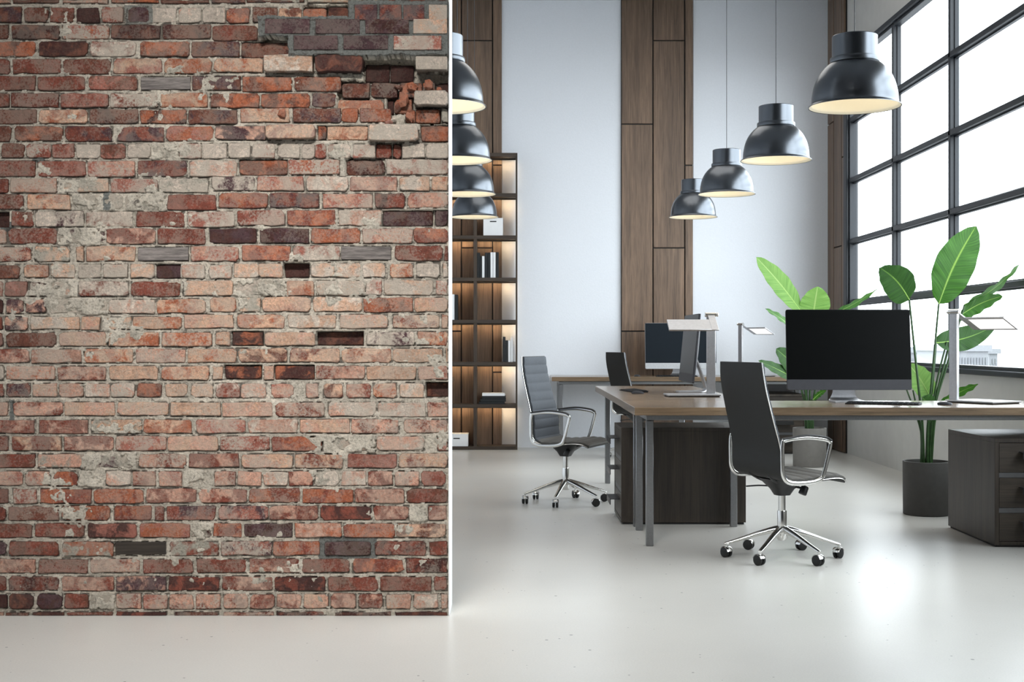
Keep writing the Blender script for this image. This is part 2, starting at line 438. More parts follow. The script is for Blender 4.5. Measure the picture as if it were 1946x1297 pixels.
bm = B(); box(bm, -.012, 0, 12.87 - BACK, -.034, 0, CEIL); obj('backing_board', bm, 'plinth', root)
for (ya, yb, br) in ((13.54, 13.29, [1.05, 3.32]), (13.28, 12.97, [2.04, 4.1]), (12.96, 12.87, [.75, 2.91])):
    zs = [0] + br + [CEIL]
    for z0, z1 in zip(zs, zs[1:]):
        bm = B(); panel(bm, -.032, -.012, yb - BACK + .004, ya - BACK - .004, z0 + .006, z1 - .006); obj('wood_panel', bm, 'cladding', root)

# ---------------------------------------------------------------- the brick wall
YF = 5.263; S = YF / F; XR = -0.2547
COURSES = """
L 0 26 0-85k 100-480b 515-885mk 915-1300ob 1320-1715b 1740-2010bp
R 0 20 210-680bp 710-1065wt 1095-1470db 1490-1862db
L 60 185 0-178pb 198-395br 412-605br 625-815d 832-1012mr 1047-1225pd 1245-1445w 1462-1648wk 1658-1845w
R 60 185 -40-30wo 45-235or 260-462bd 470-660bt 670-860or- 875-1055db- 1108-1290pr+ 1310-1490pr+ 1505-1675pr+ 1712-1860wt+
L 205 320 0-72b 97-487bd 510-900mo 917-1315bd 1332-1735bd
R 210 335 -75-300br
R 175 295 375-740p+ 787-1150p+ 1195-1550pd+ 1585-1862tw+
L 340 462 0-290ob 315-720db 735-1115wm 1155-1552bo 1570-1965bp
R 345 470 165-560bd-
R 310 425 610-970p+ 1015-1380p+ 1425-1815mw+
L 482 605 0-80r 103-495rb 515-908br 930-1330tm 1347-1740ot
R 475 592 -60-345to
R 462 602 365-765tw* 780-1170db*
R 520 665 1180-1380d= 1385-1580d=
R 478 585 1605-1862w+
L 625 740 0-288br 308-700rb 720-1125bm 1155-1562W 1582-1978pb
R 630 750 175-580bo 600-985bo
R 675 798 990-1220bd- 1230-1450bd- 1465-1650od- 1655-1760od- 1775-1862d=
L 765 880 0-72br 92-483r 498-890rm 907-1295wr 1312-1700ot
R 770 885 -90-315bo 330-730bo 750-940bp
R 815 930 950-1335ot- 1365-1415d= 1425-1570o-
R 755 872 1590-1862w*
L 900 1015 0-305b 318-718to 735-1130bd 1150-1530od 1548-1950bp
R 890 1005 162-560to 590-985bp 992-1130o 1140-1400ro 1515-1590o- 1600-1795od- 1812-1862g
L 1040 1160 0-90b 115-515bo 535-920rp 960-1345rp 1365-1755om
R 1035 1148 -45-365pk 375-780tm* 790-860od- 868-1200ot-
R 1032 1165 1220-1620wt* 1640-1862bo-
L 1182 1300 5-200b 215-415mr 425-610rm 622-822w 828-1025bm 1045-1235w 1250-1445g 1470-1655wm 1665-1865w
R 1182 1300 60-245w 255-445wm 465-650w 660-770w 775-865mr 875-1065wr 1080-1265wm 1270-1400r- 1410-1480r- 1490-1675w 1685-1862w
l 70 200 0-288rb 308-705rm 718-1108mk 1128-1533rp 1560-1945wk
q 60 185 145-540bo- 555-970mo 1025-1345bd- 1355-1862mw
l 215 330 0-65r 85-465k 475-890tg 905-1295mg 1305-1712wg
q 197 315 -80-280wp 295-680mk 700-1045wk 1060-1445km 1470-1715tw 1730-1862to
l 345 470 0-185rb 220-575to 610-1010gp 1020-1370gg 1375-1775r
q 335 457 -20-385ro 400-800rp 835-1240mk 1265-1510rd 1530-1862km
l 485 610 0-65d= 95-270rb 290-685wp 705-1090wr 1115-1510r 1540-1930mw
q 475 602 130-525mr 545-940ro 965-1315kw 1325-1740pd- 1755-1862p-
l 625 750 0-50k 68-462r 480-860gp 875-1275rk 1295-1688r
q 622 745 -95-295dp 315-725pd 740-1140or 1160-1575mk 1585-1862ro
l 775 895 0-255kr 285-570tg 625-685tg 708-1110to 1130-1545W 1565-1965mk
q 765 887 172-568or 590-975wm 985-1395W 1425-1820rb 1835-1862rb
l 920 1032 0-160bo 198-395to 415-615wt 640-825w 850-1045wk 1070-1265tw 1275-1475dp- 1490-1680wk 1710-1900wk
q 910 1026 105-305tw 312-505tk 512-720d= 738-930tw 945-1145wt 1160-1350tw 1390-1580to 1605-1795w 1820-1862wt
l 1060 1182 0-225rm 240-370dw 390-640gk 645-1050wr 1075-1478rb
q 1052 1175 -310-95tg 110-525gw 535-760to 785-1180wt 1190-1320wm 1335-1745wt 1760-1862wm
l 1205 1322 0-18d 50-190pk 210-370pk 390-880gw 890-1275wk 1285-1690to
q 1190 1310 -90-125to 150-325tg 335-740tk 750-1160tw 1172-1580ob 1590-1862tk
m 97 202 0-20r 40-225kp 250-650tw 668-820tk 850-1080tg 1085-1487to
n 82 192 -305-100tk 130-520to 550-945tw 970-1370kt 1410-1790tr 1810-1862to
m 225 340 0-20r 48-460b 480-875tk 895-1305to 1330-1735to 
n 222 332 -45-75to 85-345do- 360-768tk 780-1165db= 1200-1590wp 1610-1862to
m 365 477 0-238rk 252-665k 690-1095to 1110-1525km
n 357 472 -280-125to 140-540bt 565-972tr 990-1395to 1410-1820tt 1845-1862t
m 505 617 0-30w 45-450ko 472-868kr 895-1295tt 1320-1715to 1745-1830t
n 502 612 25-330do- 350-435tk 440-765do- 775-1180kr 1190-1600tt 1620-1862km
m 645 757 0-25r 48-245rp 268-470kt 485-680k 700-900kw 912-1110wk 1125-1325bo 1355-1535tt 1570-1745tw
n 645 762 -45-155rw 165-368kw 412-595km 700-795km 840-1000bt 1030-1230kr 1250-1440to 1470-1665tw 1685-1862db=
m 800 912 0-65k 105-515kr 525-945kt 965-1385tk 1400-1810tt
n 800 917 12-425kt 450-850kr 880-1275kw 1290-1680wk 1695-1862kr
m 945 1057 0-285rk 318-720rk 750-1165tg 1180-1575ot
n 940 1052 -205-205km 220-630kw 650-1055kt 1070-1460kr 1505-1862kr
m 1080 1197 0-65r 95-500rt 520-930rk 950-1365mk 1380-1790tk
n 1082 1197 -10-395mr 415-830ro 840-1260gk 1275-1670kw 1780-1862mr
m 1228 1340 0-285rb 305-690kg 700-1110gp 1135-1530kr
n 1225 1338 -260-145rk 165-590kt 610-1000tr 1035-1440rm 1460-1862tr
x 105 212 0-170km 188-370km 398-578or 590-765gw 790-975wk 985-1160kr 1185-1360km 1380-1510gk
y 105 212 -50-110kr 125-300k 315-500wk 505-685rk 700-880wg 900-1085kw 1100-1280rk 1298-1480kr 1495-1675rm
x 235 342 0-58r 95-275m 300-680ro 698-1070or 1088-1465rk
y 235 340 -170-190rk 208-590ro 605-985or 1000-1370rk 1390-1690rb
x 365 470 0-42r 60-435rb 455-822or 848-1135ro 1155-1222r 1240-1610rp
y 365 470 -18-350mp 360-725rk 745-1120dr 1138-1400rk 1415-1540gg 1548-1690rk
x 495 600 0-240rb 258-630rb 652-1020dm 1040-1418om 1425-1580gd
y 495 598 -58-155or 175-530pd 550-900ok 915-1300or 1310-1680tb
x 630 734 0-45p 65-435br 465-850og 860-1240V 1265-1630rg
y 628 732 0-380mp 392-740or 775-1118pd 1150-1535rd 1555-1690rb
x 760 864 0-260rk 285-655rb 672-1045kr 1062-1440rb
y 760 862 -185-190rb 205-580rk 597-955br 985-1365ro 1378-1690rd
x 892 997 0-42r 60-440rd 460-850rk 865-1240pk 1255-1638dr
y 892 997 5-390rk 400-780dr 800-1175rb 1190-1570rb 1590-1690rb
x 1022 1130 0-55d 70-250db 275-462dp 480-660br 675-845gg 865-1055km 1070-1250km 1265-1445kr 1462-1645kr
y 1022 1130 15-200kr 215-400rk 415-600rk 620-800tk 820-1005rk 1030-1210rk 1232-1420kt 1440-1620kw 1640-1690k
x 1158 1186 0-210bd 240-480db 500-840br 870-1240dr 1300-1630bd
y 1158 1186 20-390kr 415-780rd 850-1270bd 1300-1690db
"""
ORG = {'L': (0, 0, 4.3227), 'R': (420, 0, 4.3227), 'l': (0, 290, 4.3227), 'q': (420, 290, 4.3227),
       'm': (0, 580, 4.3227), 'n': (420, 580, 4.3227), 'x': (0, 870, 3.93), 'y': (420, 870, 3.93)}
PAL = {'r': (134, 70, 54), 'o': (178, 102, 70), 'd': (76, 41, 35), 'p': (84, 56, 60), 't': (214, 172, 144),
       'k': (206, 158, 136), 'w': (216, 200, 184), 'g': (172, 166, 152), 'm': (170, 106, 90), 'b': (118, 70, 54)}
PAL = {k: srgb(*v) for k, v in PAL.items()}
LIME = {'r': .35, 'o': .35, 'd': .05, 'p': .2, 't': .6, 'k': .75, 'w': .9, 'g': 1.0, 'm': .85, 'b': .3}
rng = random.Random(7)
bricks = []          # (x0,x1,z0,z1,code,flag)
for ln in COURSES.strip().splitlines():
    p = ln.split(); o_x, o_y, s_ = ORG[p[0]]; y0, y1 = float(p[1]), float(p[2])
    ys0, ys1 = o_y + y0 / s_, o_y + y1 / s_
    for it in p[3:]:
        mm = re.match(r'(-?\d+)-(-?\d+)([A-Za-z]+)([+*=-]?)$', it)
        a, b, code, fl = float(mm[1]), float(mm[2]), mm[3], mm[4]
        x0, x1 = o_x + a / s_, o_x + b / s_
        if x0 <= 0.01: x0 = x1 - (90 if (ys1 - ys0) > 8 and not (ln[0] in 'x' and y0 == 1022) and '1182' not in ln and 'l 920' not in ln else 43) * 1.0 if x1 < 86 else x0
        jz = rng.uniform(-1.0, 1.0)
        bricks.append(((x0 - CX) * S, min((x1 - CX) * S, XR), CAMZ - (ys1 + jz * .6 - CY) * S, CAMZ - (ys0 + jz * .6 - CY) * S, code, fl))
PXW = lambda px: (px - CX) * S
PZW = lambda py: CAMZ - (py - CY) * S
# outside the photograph: regular courses to the left and above
extra = []
k = 0
zc = PZW(0) + 0.006
codes = ['rb', 'ro', 'km', 'to', 'bd', 'rk', 'mr', 'or', 'wk', 'br']
while zc < CEIL - .03:
    off = 0.1 * (k % 2); x = XR - 0.19 * (0.5 if k % 2 else 1)
    xe = XR
    while xe > LX + .02:
        extra.append((max(x, LX + .005), xe, zc, min(zc + .057, CEIL - .004), rng.choice(codes), ''))
        xe = x - .009; x = xe - 0.19
    zc += .0665; k += 1
rows = {}
for b in bricks:
    key = round((b[2] + b[3]) / 2 / .0667)
    rows.setdefault(key, []).append(b)
for key, r_ in rows.items():
    mn = min(r_, key=lambda b: b[0])
    if mn[0] > PXW(60): continue
    xe = mn[0] - .009
    while xe > LX + .02:
        extra.append((max(xe - .19, LX + .005), xe, mn[2], mn[3], rng.choice(codes), '')); xe -= .199

def brick_mesh(b, verts, faces, attr1, attr2, ox=0, oy=0, oz=0, n=12):
    """irregular, chamfered brick face; returns nothing, appends"""
    x0, x1, z0, z1, code, fl = b
    dep = {'': rng.uniform(-.002, .003), '+': .040, '*': .020 + rng.uniform(0, .012), '-': -.014 + rng.uniform(-.006, .004), '=': -.036}[fl]
    if code in 'WV': dep = -.012
    if code[0] == 'g': dep = -.004
    wd, ht = x1 - x0, z1 - z0; cx_, cz_ = (x0 + x1) / 2, (z0 + z1) / 2
    rc = min(wd, ht) * rng.uniform(.05, .20) if code not in 'WV' and fl != '+' else .003
    if fl == '=': rc = .003
    jit = .0027 if fl not in ('+',) and code not in 'WV' else .0006
    nx = max(1, min(3, int(wd / .05)))
    loop = []
    def edge(ax, az, bx, bz, k):
        for i in range(1, k + 1): loop.append((ax + (bx - ax) * i / (k + 1), az + (bz - az) * i / (k + 1)))
    xa, xb, za, zb = x0, x1, z0, z1
    r1, r2, r3, r4 = [rc * rng.uniform(.5, 1.4) for _ in range(4)]
    loop.append((xa + r1, za)); edge(xa + r1, za, xb - r2, za, nx); loop.append((xb - r2, za)); loop.append((xb, za + r2))
    loop.append((xb, zb - r3)); loop.append((xb - r3, zb)); edge(xb - r3, zb, xa + r4, zb, nx); loop.append((xa + r4, zb)); loop.append((xa, zb - r4)); loop.append((xa, za + r1))
    pts = [(px_ + rng.uniform(-jit, jit), pz_ + rng.uniform(-jit, jit)) for px_, pz_ in loop]
    pts = [(min(px_, XR), pz_) for px_, pz_ in pts]
    base = len(verts); N = len(pts); ch = .0035 if fl != '+' else .0015
    tx, tz = rng.uniform(-.012, .012), rng.uniform(-.05, .05)
    if fl == '+': tx = tz = 0
    back = YF + .055
    for px_, pz_ in pts:      # inner front ring
        ux, uz = px_ - cx_, pz_ - cz_
        ix, iz = ux * (1 - 2 * ch / wd) , uz * (1 - 2 * ch / ht)
        verts.append((cx_ + ix - ox, YF - dep + ix * tx + iz * tz + rng.uniform(-.0007, .0007) - oy, cz_ + iz - oz))
    for px_, pz_ in pts: verts.append((px_ - ox, YF - dep + ch - oy + (px_ - cx_) * tx + (pz_ - cz_) * tz, pz_ - oz))
    for px_, pz_ in pts: verts.append((px_ - ox, back - oy, pz_ - oz))
    faces.append([base + i for i in range(N)])
    for i in range(N):
        j = (i + 1) % N
        faces.append([base + i, base + N + i, base + N + j, base + j])
        faces.append([base + N + i, base + 2 * N + i, base + 2 * N + j, base + N + j])
    m1 = code[0]; m2 = code[1] if len(code) > 1 else m1
    if m1 in 'WV':
        c1 = c2 = (.3, .3, .3, 1)
    else:
        v1 = rng.uniform(.86, 1.14); v2 = rng.uniform(.86, 1.14)
        c1 = [c_ * v1 for c_ in PAL[m1][:3]] + [1]; c2 = [c_ * v2 for c_ in PAL[m2][:3]] + [LIME[m1] * rng.uniform(.6, 1.1)]
        if m1 == m2 or len(code) == 1: c2 = [min(1, c_ * .78) for c_ in c1[:3]] + [c2[3]]
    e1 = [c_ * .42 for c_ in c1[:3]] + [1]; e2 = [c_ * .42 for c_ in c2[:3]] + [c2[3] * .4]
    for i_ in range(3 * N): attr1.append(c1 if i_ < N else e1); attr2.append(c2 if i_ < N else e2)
def mk_mesh(name, verts, faces, a1, a2):
    me = bpy.data.meshes.new(name); me.from_pydata(verts, [], faces)
    for nm, a in (('c1', a1), ('c2', a2)):
        at_ = me.color_attributes.new(nm, 'FLOAT_COLOR', 'POINT'); at_.data.foreach_set('color', np.array(a, dtype=np.float32).ravel())
    me.update(); return me

bw = thing('wall_partition', 'old weathered brick wall in the left foreground, white at its end', 'wall', (XR, YF, 0), kind='structure')
bm = B(); box(bm, LX - XR, 0, .058, .227, 0, CEIL); obj('wall_core', bm, 'plaster', bw)
bm = B(); box(bm, 0.0005, .005, -.002, .229, 0, CEIL, .001); e_ = obj('end_panel', bm, 'white_box', bw); e_['label'] = 'slim white end face of the wall'
bricks.sort(key=lambda b: -(min(b[1], XR) - max(b[0], PXW(0))) * (b[3] - b[2]))
single = [b for b in bricks if b[4] not in 'WV'][:300]
rest = [b for b in bricks if b[4] not in 'WV'][300:] + extra
for b in bricks:
    if b[4] in 'WV':
        bm = B(); cx_, cz_ = (b[0] + b[1]) / 2, (b[2] + b[3]) / 2; hw, hh_ = (b[1] - b[0]) / 2, (b[3] - b[2]) / 2
        box(bm, -hw, hw, -.002, .055, -hh_ * .88, hh_ * .88, .002)
        o = obj('wood_block', bm, 'plankw' if b[4] == 'W' else 'cabinet_h', bw); o.location = (cx_ - XR, 0.004, cz_)
        o.rotation_euler = (0, rng.uniform(-.02, .02), 0)
for b in single:
    cx_, cz_ = (b[0] + b[1]) / 2, (b[2] + b[3]) / 2
    v, f, a1, a2 = [], [], [], []
    brick_mesh(b, v, f, a1, a2, cx_, YF, cz_)
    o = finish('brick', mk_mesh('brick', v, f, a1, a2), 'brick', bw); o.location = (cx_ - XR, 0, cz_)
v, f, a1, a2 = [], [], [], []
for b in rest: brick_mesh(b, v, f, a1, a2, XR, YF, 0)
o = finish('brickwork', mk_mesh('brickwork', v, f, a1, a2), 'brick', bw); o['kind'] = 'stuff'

# mortar: a rough height field between the bricks
def fbm(X, Z, sc_, seed, oct_=4):
    out = np.zeros_like(X); amp = 1; tot = 0; r = np.random.RandomState(seed)
    for o_ in range(oct_):
        G = r.rand(256, 256); xs = X * sc_ * 2 ** o_; zs = Z * sc_ * 2 ** o_
        xi = np.floor(xs).astype(int); zi = np.floor(zs).astype(int); fx = xs - xi; fz = zs - zi
        fx = fx * fx * (3 - 2 * fx); fz = fz * fz * (3 - 2 * fz)
        g = lambda i, j: G[i % 256, j % 256]
        out += amp * ((g(xi, zi) * (1 - fx) + g(xi + 1, zi) * fx) * (1 - fz) + (g(xi, zi + 1) * (1 - fx) + g(xi + 1, zi + 1) * fx) * fz)
        tot += amp; amp *= .55
    return out / tot
def mortar(x0, x1, z0, z1, step, name):
    nx = int((x1 - x0) / step) + 1; nz = int((z1 - z0) / step) + 1
    xs = np.linspace(x0, x1, nx); zs = np.linspace(z0, z1, nz)
    X, Z = np.meshgrid(xs, zs, indexing='ij')
    h = -.0056 + (fbm(X, Z, 30, 1) - .5) * .010 + (fbm(X, Z, 120, 2, 2) - .5) * .004
    # smears that lap over the bricks
    sm = fbm(X + 9, Z + 3, 7, 5, 4); h += np.clip((sm - .645) * 9, 0, 1) * .0075
    cem = np.zeros_like(h)
    wx, wz = X + (fbm(X, Z, 25, 8) - .5) * .02, Z + (fbm(X, Z, 25, 9) - .5) * .02
    nn_all = fbm(X, Z, 16, 11); crack_shade = np.zeros_like(h); cn = fbm(X, Z, 45, 21)
    for b in bricks:
        i0, i1 = np.searchsorted(xs, [b[0] - .02, b[1] + .02]); j0, j1 = np.searchsorted(zs, [b[2] - .02, b[3] + .02])
        if i1 <= i0 or j1 <= j0: continue
        sl = (slice(i0, i1), slice(j0, j1)); x_, z_, wx_, wz_, nn, hs = X[sl], Z[sl], wx[sl], wz[sl], nn_all[sl], h[sl]
        dx = np.maximum(b[0] - x_, x_ - b[1]); dz = np.maximum(b[2] - z_, z_ - b[3]); dd = np.maximum(dx, dz)
        cr = (np.abs(dd) < .0035) & (cn[sl] > .55 - .12 * ((z_ < b[2] + .002)))
        if b[4][0] != 'g': crack_shade[sl] = np.maximum(crack_shade[sl], cr * 1.0); hs = np.where(cr, np.minimum(hs, -.009), hs)
        if b[4][0] == 'g' or (len(b[4]) > 1 and b[4][1] == 'g'):
            amt = .0095 if b[4][0] == 'g' else .008
            m_ = (wx_ > b[0] - .004) & (wx_ < b[1] + .004) & (wz_ > b[2] - .004) & (wz_ < b[3] + .004)
            m_ &= nn > (.60 if b[4][0] != 'g' else .46)
            hs = np.where(m_, np.maximum(hs, .0015 + (nn - .5) * amt), hs)
        if b[4] in 'WV':
            m_ = (x_ > b[0] + .001) & (x_ < b[1] - .001) & (z_ > b[2] + .003) & (z_ < b[3] - .003); hs = np.where(m_, -.02, hs)
        if b[5] in ('-', '='):
            m_ = (x_ > b[0] - .002) & (x_ < b[1] + .002) & (z_ > b[2] - .002) & (z_ < b[3] + .004)
            hs = np.where(m_, -.045 if b[5] == '=' else np.minimum(hs, -.028), hs)
        h[sl] = hs
    def region(px0, px1, py0, py1, val, c_=None, soft=.012):
        m_ = (wx > PXW(px0)) & (wx < PXW(px1)) & (wz > PZW(py1)) & (wz < PZW(py0))
        return m_, val
    n_ = (fbm(X, Z, 30, 1) - .5) * .012 + (fbm(X, Z, 110, 2, 2) - .5) * .006
    # deep broken-out hollows
    for r_ in ((690, 792, 108, 156), (640, 700, 152, 188), (736, 792, 150, 218), (792, 858, 136, 176), (790, 858, 200, 236), (664, 672, 300, 332), (498, 552, 70, 80), (575, 668, 8, 36)):
        m_, _ = region(*r_, -.03); h = np.where(m_, -.047 + n_ * .5, h)
    # newer cement bed that stands proud
    for r_ in ((492, 860, 34, 72), (549, 860, 70, 108), (664, 860, 4, 36)):
        m_, _ = region(*r_, .03); h = np.where(m_, .036 + n_ * .35, h); cem = np.where(m_, 1.0, cem)
    m_, _ = region(236, 290, 8, 46, 0); h = np.where(m_, .001 + n_ * .3, h); cem = np.where(m_, .8, cem)
    m_, _ = region(606, 716, 1020, 1064, 0); h = np.where(m_, -.0065 + n_ * .3, h); cem = np.where(m_, 1, cem)
    dark = ((0, 25, 420, 440), (196, 208, 362, 400), (60, 84, 290, 308), (16, 26, 760, 800))
    for r_ in dark:
        m_, _ = region(*r_, 0); cem = np.where(m_, 1, cem)
    inb = np.zeros_like(h, bool)
    for b in bricks:
        if b[5] == '+': h = np.where((X > b[0] + .003) & (X < b[1] - .003) & (Z > b[2] + .003) & (Z < b[3] - .003), np.minimum(h, .030), h)
        elif b[5] == '=': pass
    verts = np.stack([X - XR, -h, Z], -1).reshape(-1, 3)
    idx = np.arange(nx * nz).reshape(nx, nz)
    q = np.stack([idx[:-1, :-1], idx[1:, :-1], idx[1:, 1:], idx[:-1, 1:]], -1).reshape(-1, 4)
    me = bpy.data.meshes.new(name); me.vertices.add(len(verts)); me.vertices.foreach_set('co', verts.astype(np.float32).ravel())
    me.loops.add(q.size); me.loops.foreach_set('vertex_index', q.ravel().astype(np.int32))
    me.polygons.add(len(q)); me.polygons.foreach_set('loop_start', np.arange(0, q.size, 4, dtype=np.int32))
    me.update(calc_edges=True)
    at_ = me.attributes.new('cement', 'FLOAT', 'POINT'); at_.data.foreach_set('value', cem.astype(np.float32).ravel())
    at_ = me.attributes.new('crack_shade', 'FLOAT', 'POINT'); at_.data.foreach_set('value', crack_shade.astype(np.float32).ravel())
    o = finish(name, me, 'mortar', bw); me.polygons.foreach_set('use_smooth', [True] * len(me.polygons)); o['kind'] = 'stuff'; return o
mortar(PXW(-30), XR, 0.001, PZW(-14), .003, 'mortar')
mortar(LX + .001, PXW(-30), 0.001, PZW(-14), .02, 'mortar')
mortar(LX + .001, XR, PZW(-14), CEIL - .002, .02, 'mortar')

# rubble lying in the hollow
def rock(px, py, w_, h_, rot, dep, col):
    v, f, a1, a2 = [], [], [], []
    r = random.Random(int(px * 7 + py)); bm = bmesh.new(); bmesh.ops.create_icosphere(bm, subdivisions=1, radius=1)
    for q in bm.verts: q.co = Vector((q.co.x * w_ * r.uniform(.7, 1.15), q.co.y * .02 * r.uniform(.7, 1.1), q.co.z * h_ * r.uniform(.7, 1.15)))
    bmesh.ops.rotate(bm, verts=bm.verts, cent=(0, 0, 0), matrix=Matrix.Rotation(rot, 3, 'Y'))
    me = bpy.data.meshes.new('rubble'); bm.to_mesh(me); bm.free()
    n_ = len(me.vertices)
    for nm in ('c1', 'c2'):
        at_ = me.color_attributes.new(nm, 'FLOAT_COLOR', 'POINT'); at_.data.foreach_set('color', np.array([list(PAL[col][:3]) + [.2]] * n_, dtype=np.float32).ravel())
    o = finish('brick_fragment', me, 'brick', bw); o.location = (PXW(px) - XR, -dep, PZW(py))
for a_ in ((767, 193, .024, .030, .5, -.004, 'o'), (782, 165, .026, .022, .2, -.006, 'o'), (815, 160, .022, .030, .1, -.004, 'o'), (778, 222, .018, .024, -.4, -.002, 'o'),
           (757, 165, .02, .012, .3, -.01, 'b'), (835, 170, .014, .014, .3, -.006, 'o'), (740, 234, .022, .012, -.2, .004, 'm'), (725, 236, .014, .008, 0, .003, 'w'), (537, 217, .02, .024, .4, .004, 'o'), (755, 205, .016, .022, .5, -.012, 'b'), (747, 229, .012, .012, .9, .003, 'w')):
    rock(*a_)

# ================================================================ outside
bm = B(); box(bm, 6, 160, -60, 190, -12.2, -12); tag(obj('ground', bm, 'far_ground'), 'pale street level far below the window', 'ground', kind='structure')
def far_block(px0, px1, py0, Y, depth, nx, label, rows_=9):
    a = at(px0, py0, Y); b = at(px1, py0, Y); W_ = b.x - a.x; H_ = a.z + 12
    r = thing('building', label, 'building', (a.x + W_ / 2, Y, -12), group=None)
    bm = B(); box(bm, -W_ / 2, W_ / 2, 0, depth, 0, H_); box(bm, -W_ / 2 - .15, W_ / 2 + .15, -.15, depth, H_ - .25, H_ + .05); obj('facade', bm, 'concrete_far', r)
    bm = B(); cw = W_ / nx; ch_ = .42
    for i in range(nx):
        for j in range(rows_):
            z = H_ - .55 - j * ch_
            off = .5 * (j % 2)
            x_ = -W_ / 2 + (i + .08 + off * .5) * cw
            box(bm, x_, x_ + cw * .42, -.06, .02, z - ch_ * .8, z)
    o = obj('window', bm, 'far_window', r); o['kind'] = 'stuff'
far_block(1817, 1878, 658, 62, 6, 11, 'pale far office block with checkered facade, right one through the window')
far_block(1722, 1800, 662, 71, 6, 12, 'pale far block with small windows, left one seen between the plant stalks')
far_block(1880, 1896, 665, 80, 5, 3, 'faint narrow far block just right of the checkered one')

# ================================================================ shelving
SX1, SY0, SYB = .055, 13.28, BACK - .036
xs = [SX1 - .427 * i for i in range(4)]
shx = thing('bookshelf', 'tall smoked-oak open shelving with warm strip lighting', 'shelf', ((xs[0] + xs[-1]) / 2, (SY0 + SYB) / 2, 0))
lx = lambda x: x - (xs[0] + xs[-1]) / 2
ly0, ly1 = SY0 - (SY0 + SYB) / 2, SYB - (SY0 + SYB) / 2
zb = [.0165 + .4265 * i for i in range(7)] + [2.983]
for i, x in enumerate(xs):
    bm = B()
    if i == 0: box(bm, lx(x) - .018, lx(x), ly0, ly1, 0, 3.0, .001)
    elif i == 3: box(bm, lx(x), lx(x) + .018, ly0, ly1, 0, 3.0, .001)
    else: box(bm, lx(x) - .0165, lx(x) + .0165, ly0 + .002, ly1, .03, 2.97, .001)
    obj('upright', bm, 'shelf_v', shx)
for z in zb:
    bm = B(); hh_ = .018
    box(bm, lx(xs[-1]) + .018, lx(xs[0]) - .018, ly0 + .001, ly1, z - hh_, z + hh_, .001); obj('shelf_board', bm, 'shelf', shx)
for z in zb[1:]:
    for i in range(3):
        bm = B(); box(bm, lx(xs[i + 1]) + .025, lx(xs[i]) - .025, ly1 - .075, ly1 - .068, z - .020, z - .0175); o = obj('light_strip', bm, 'led', shx)
        bm = B(); box(bm, lx(xs[i + 1]) + .0166, lx(xs[i]) - .0166 - .0014 * (i == 0), ly1 - .086, ly1 - .082, z - .030, z - .0175); obj('light_cover', bm, 'shelf', shx)
        
def shelf_z(k): return zb[k] + .018
def book(x, w_, h_, d_, mat, z, label, group, lying=False, ydep=SY0 + .03):
    """upright book: cover around a page block; x,w in world"""
    r = thing('book', label, 'book', (x + w_ / 2, ydep + d_ / 2, z), group=group)
    t_ = .003
    if not lying:
        bm = B(); box(bm, -w_ / 2, -w_ / 2 + t_, -d_ / 2, d_ / 2, 0, h_, .0008); box(bm, w_ / 2 - t_, w_ / 2, -d_ / 2, d_ / 2, 0, h_, .0008)
        box(bm, -w_ / 2, w_ / 2, -d_ / 2, -d_ / 2 + t_, 0, h_, .0012); obj('cover', bm, mat, r)
        bm = B(); box(bm, -w_ / 2 + t_, w_ / 2 - t_, -d_ / 2 + t_, d_ / 2 - .004, .003, h_ - .004); obj('pages', bm, 'paper', r)
    else:
        bm = B(); box(bm, -w_ / 2, w_ / 2, -d_ / 2, d_ / 2, 0, t_, .0008); box(bm, -w_ / 2, w_ / 2, -d_ / 2, d_ / 2, h_ - t_, h_, .0008)
        box(bm, -w_ / 2, w_ / 2, -d_ / 2, -d_ / 2 + t_, 0, h_, .0012); obj('cover', bm, mat, r)
        bm = B(); box(bm, -w_ / 2 + .003, w_ / 2 - .004, -d_ / 2 + t_, d_ / 2 - .004, t_, h_ - t_); obj('pages', bm, 'paper', r)
SB = SY0 / F * 1.003
bx = lambda cpx: (840 + cpx / 4.325 - CX) * SB
ords = ['first', 'second', 'third', 'fourth', 'fifth', 'sixth', 'seventh', 'eighth']
row = [(286, 312, 'k', 205), (313, 328, 'k', 177), (329, 350, 'w', 178), (352, 375, 'k', 207), (376, 397, 'k', 207), (398, 419, 'w', 209), (420, 441, 'w', 209), (443, 466, 'k', 209)]
nm = ['tall dark book at the left end of the eight-book row, against the divider', 'short dark book just left of the short white one in the long row', 'short white book between dark ones in the long row', 'tall dark book just right of the short white one in the long row',
      'tall dark book just left of the two white ones in the long row', 'tall white book, left one of the white pair in the long row', 'tall white book, right one of the white pair in the long row', 'tall dark book at the right end of the eight-book row']
for (a, b, c_, h_), l_ in zip(row, nm):
    book(bx(a), bx(b) - bx(a) - .0006, h_ / 4.325 * SB, .19, 'book_black' if c_ == 'k' else 'book_white', shelf_z(4), l_, 'books standing in the long row on the shelf')
for (a, b, c_, h_), l_ in zip([(52, 76, 'k', 207), (78, 103, 'w', 210), (105, 130, 'k', 207)], ['dark book half hidden by the brick wall, left of the white one', 'tall white book on the shelf right beside the brick wall edge', 'tall dark book right of the white one beside the brick wall edge']):
    book(bx(a), bx(b) - bx(a) - .0006, h_ / 4.325 * SB, .19, 'book_black' if c_ == 'k' else 'book_white', shelf_z(3), l_, 'books standing beside the brick wall edge')
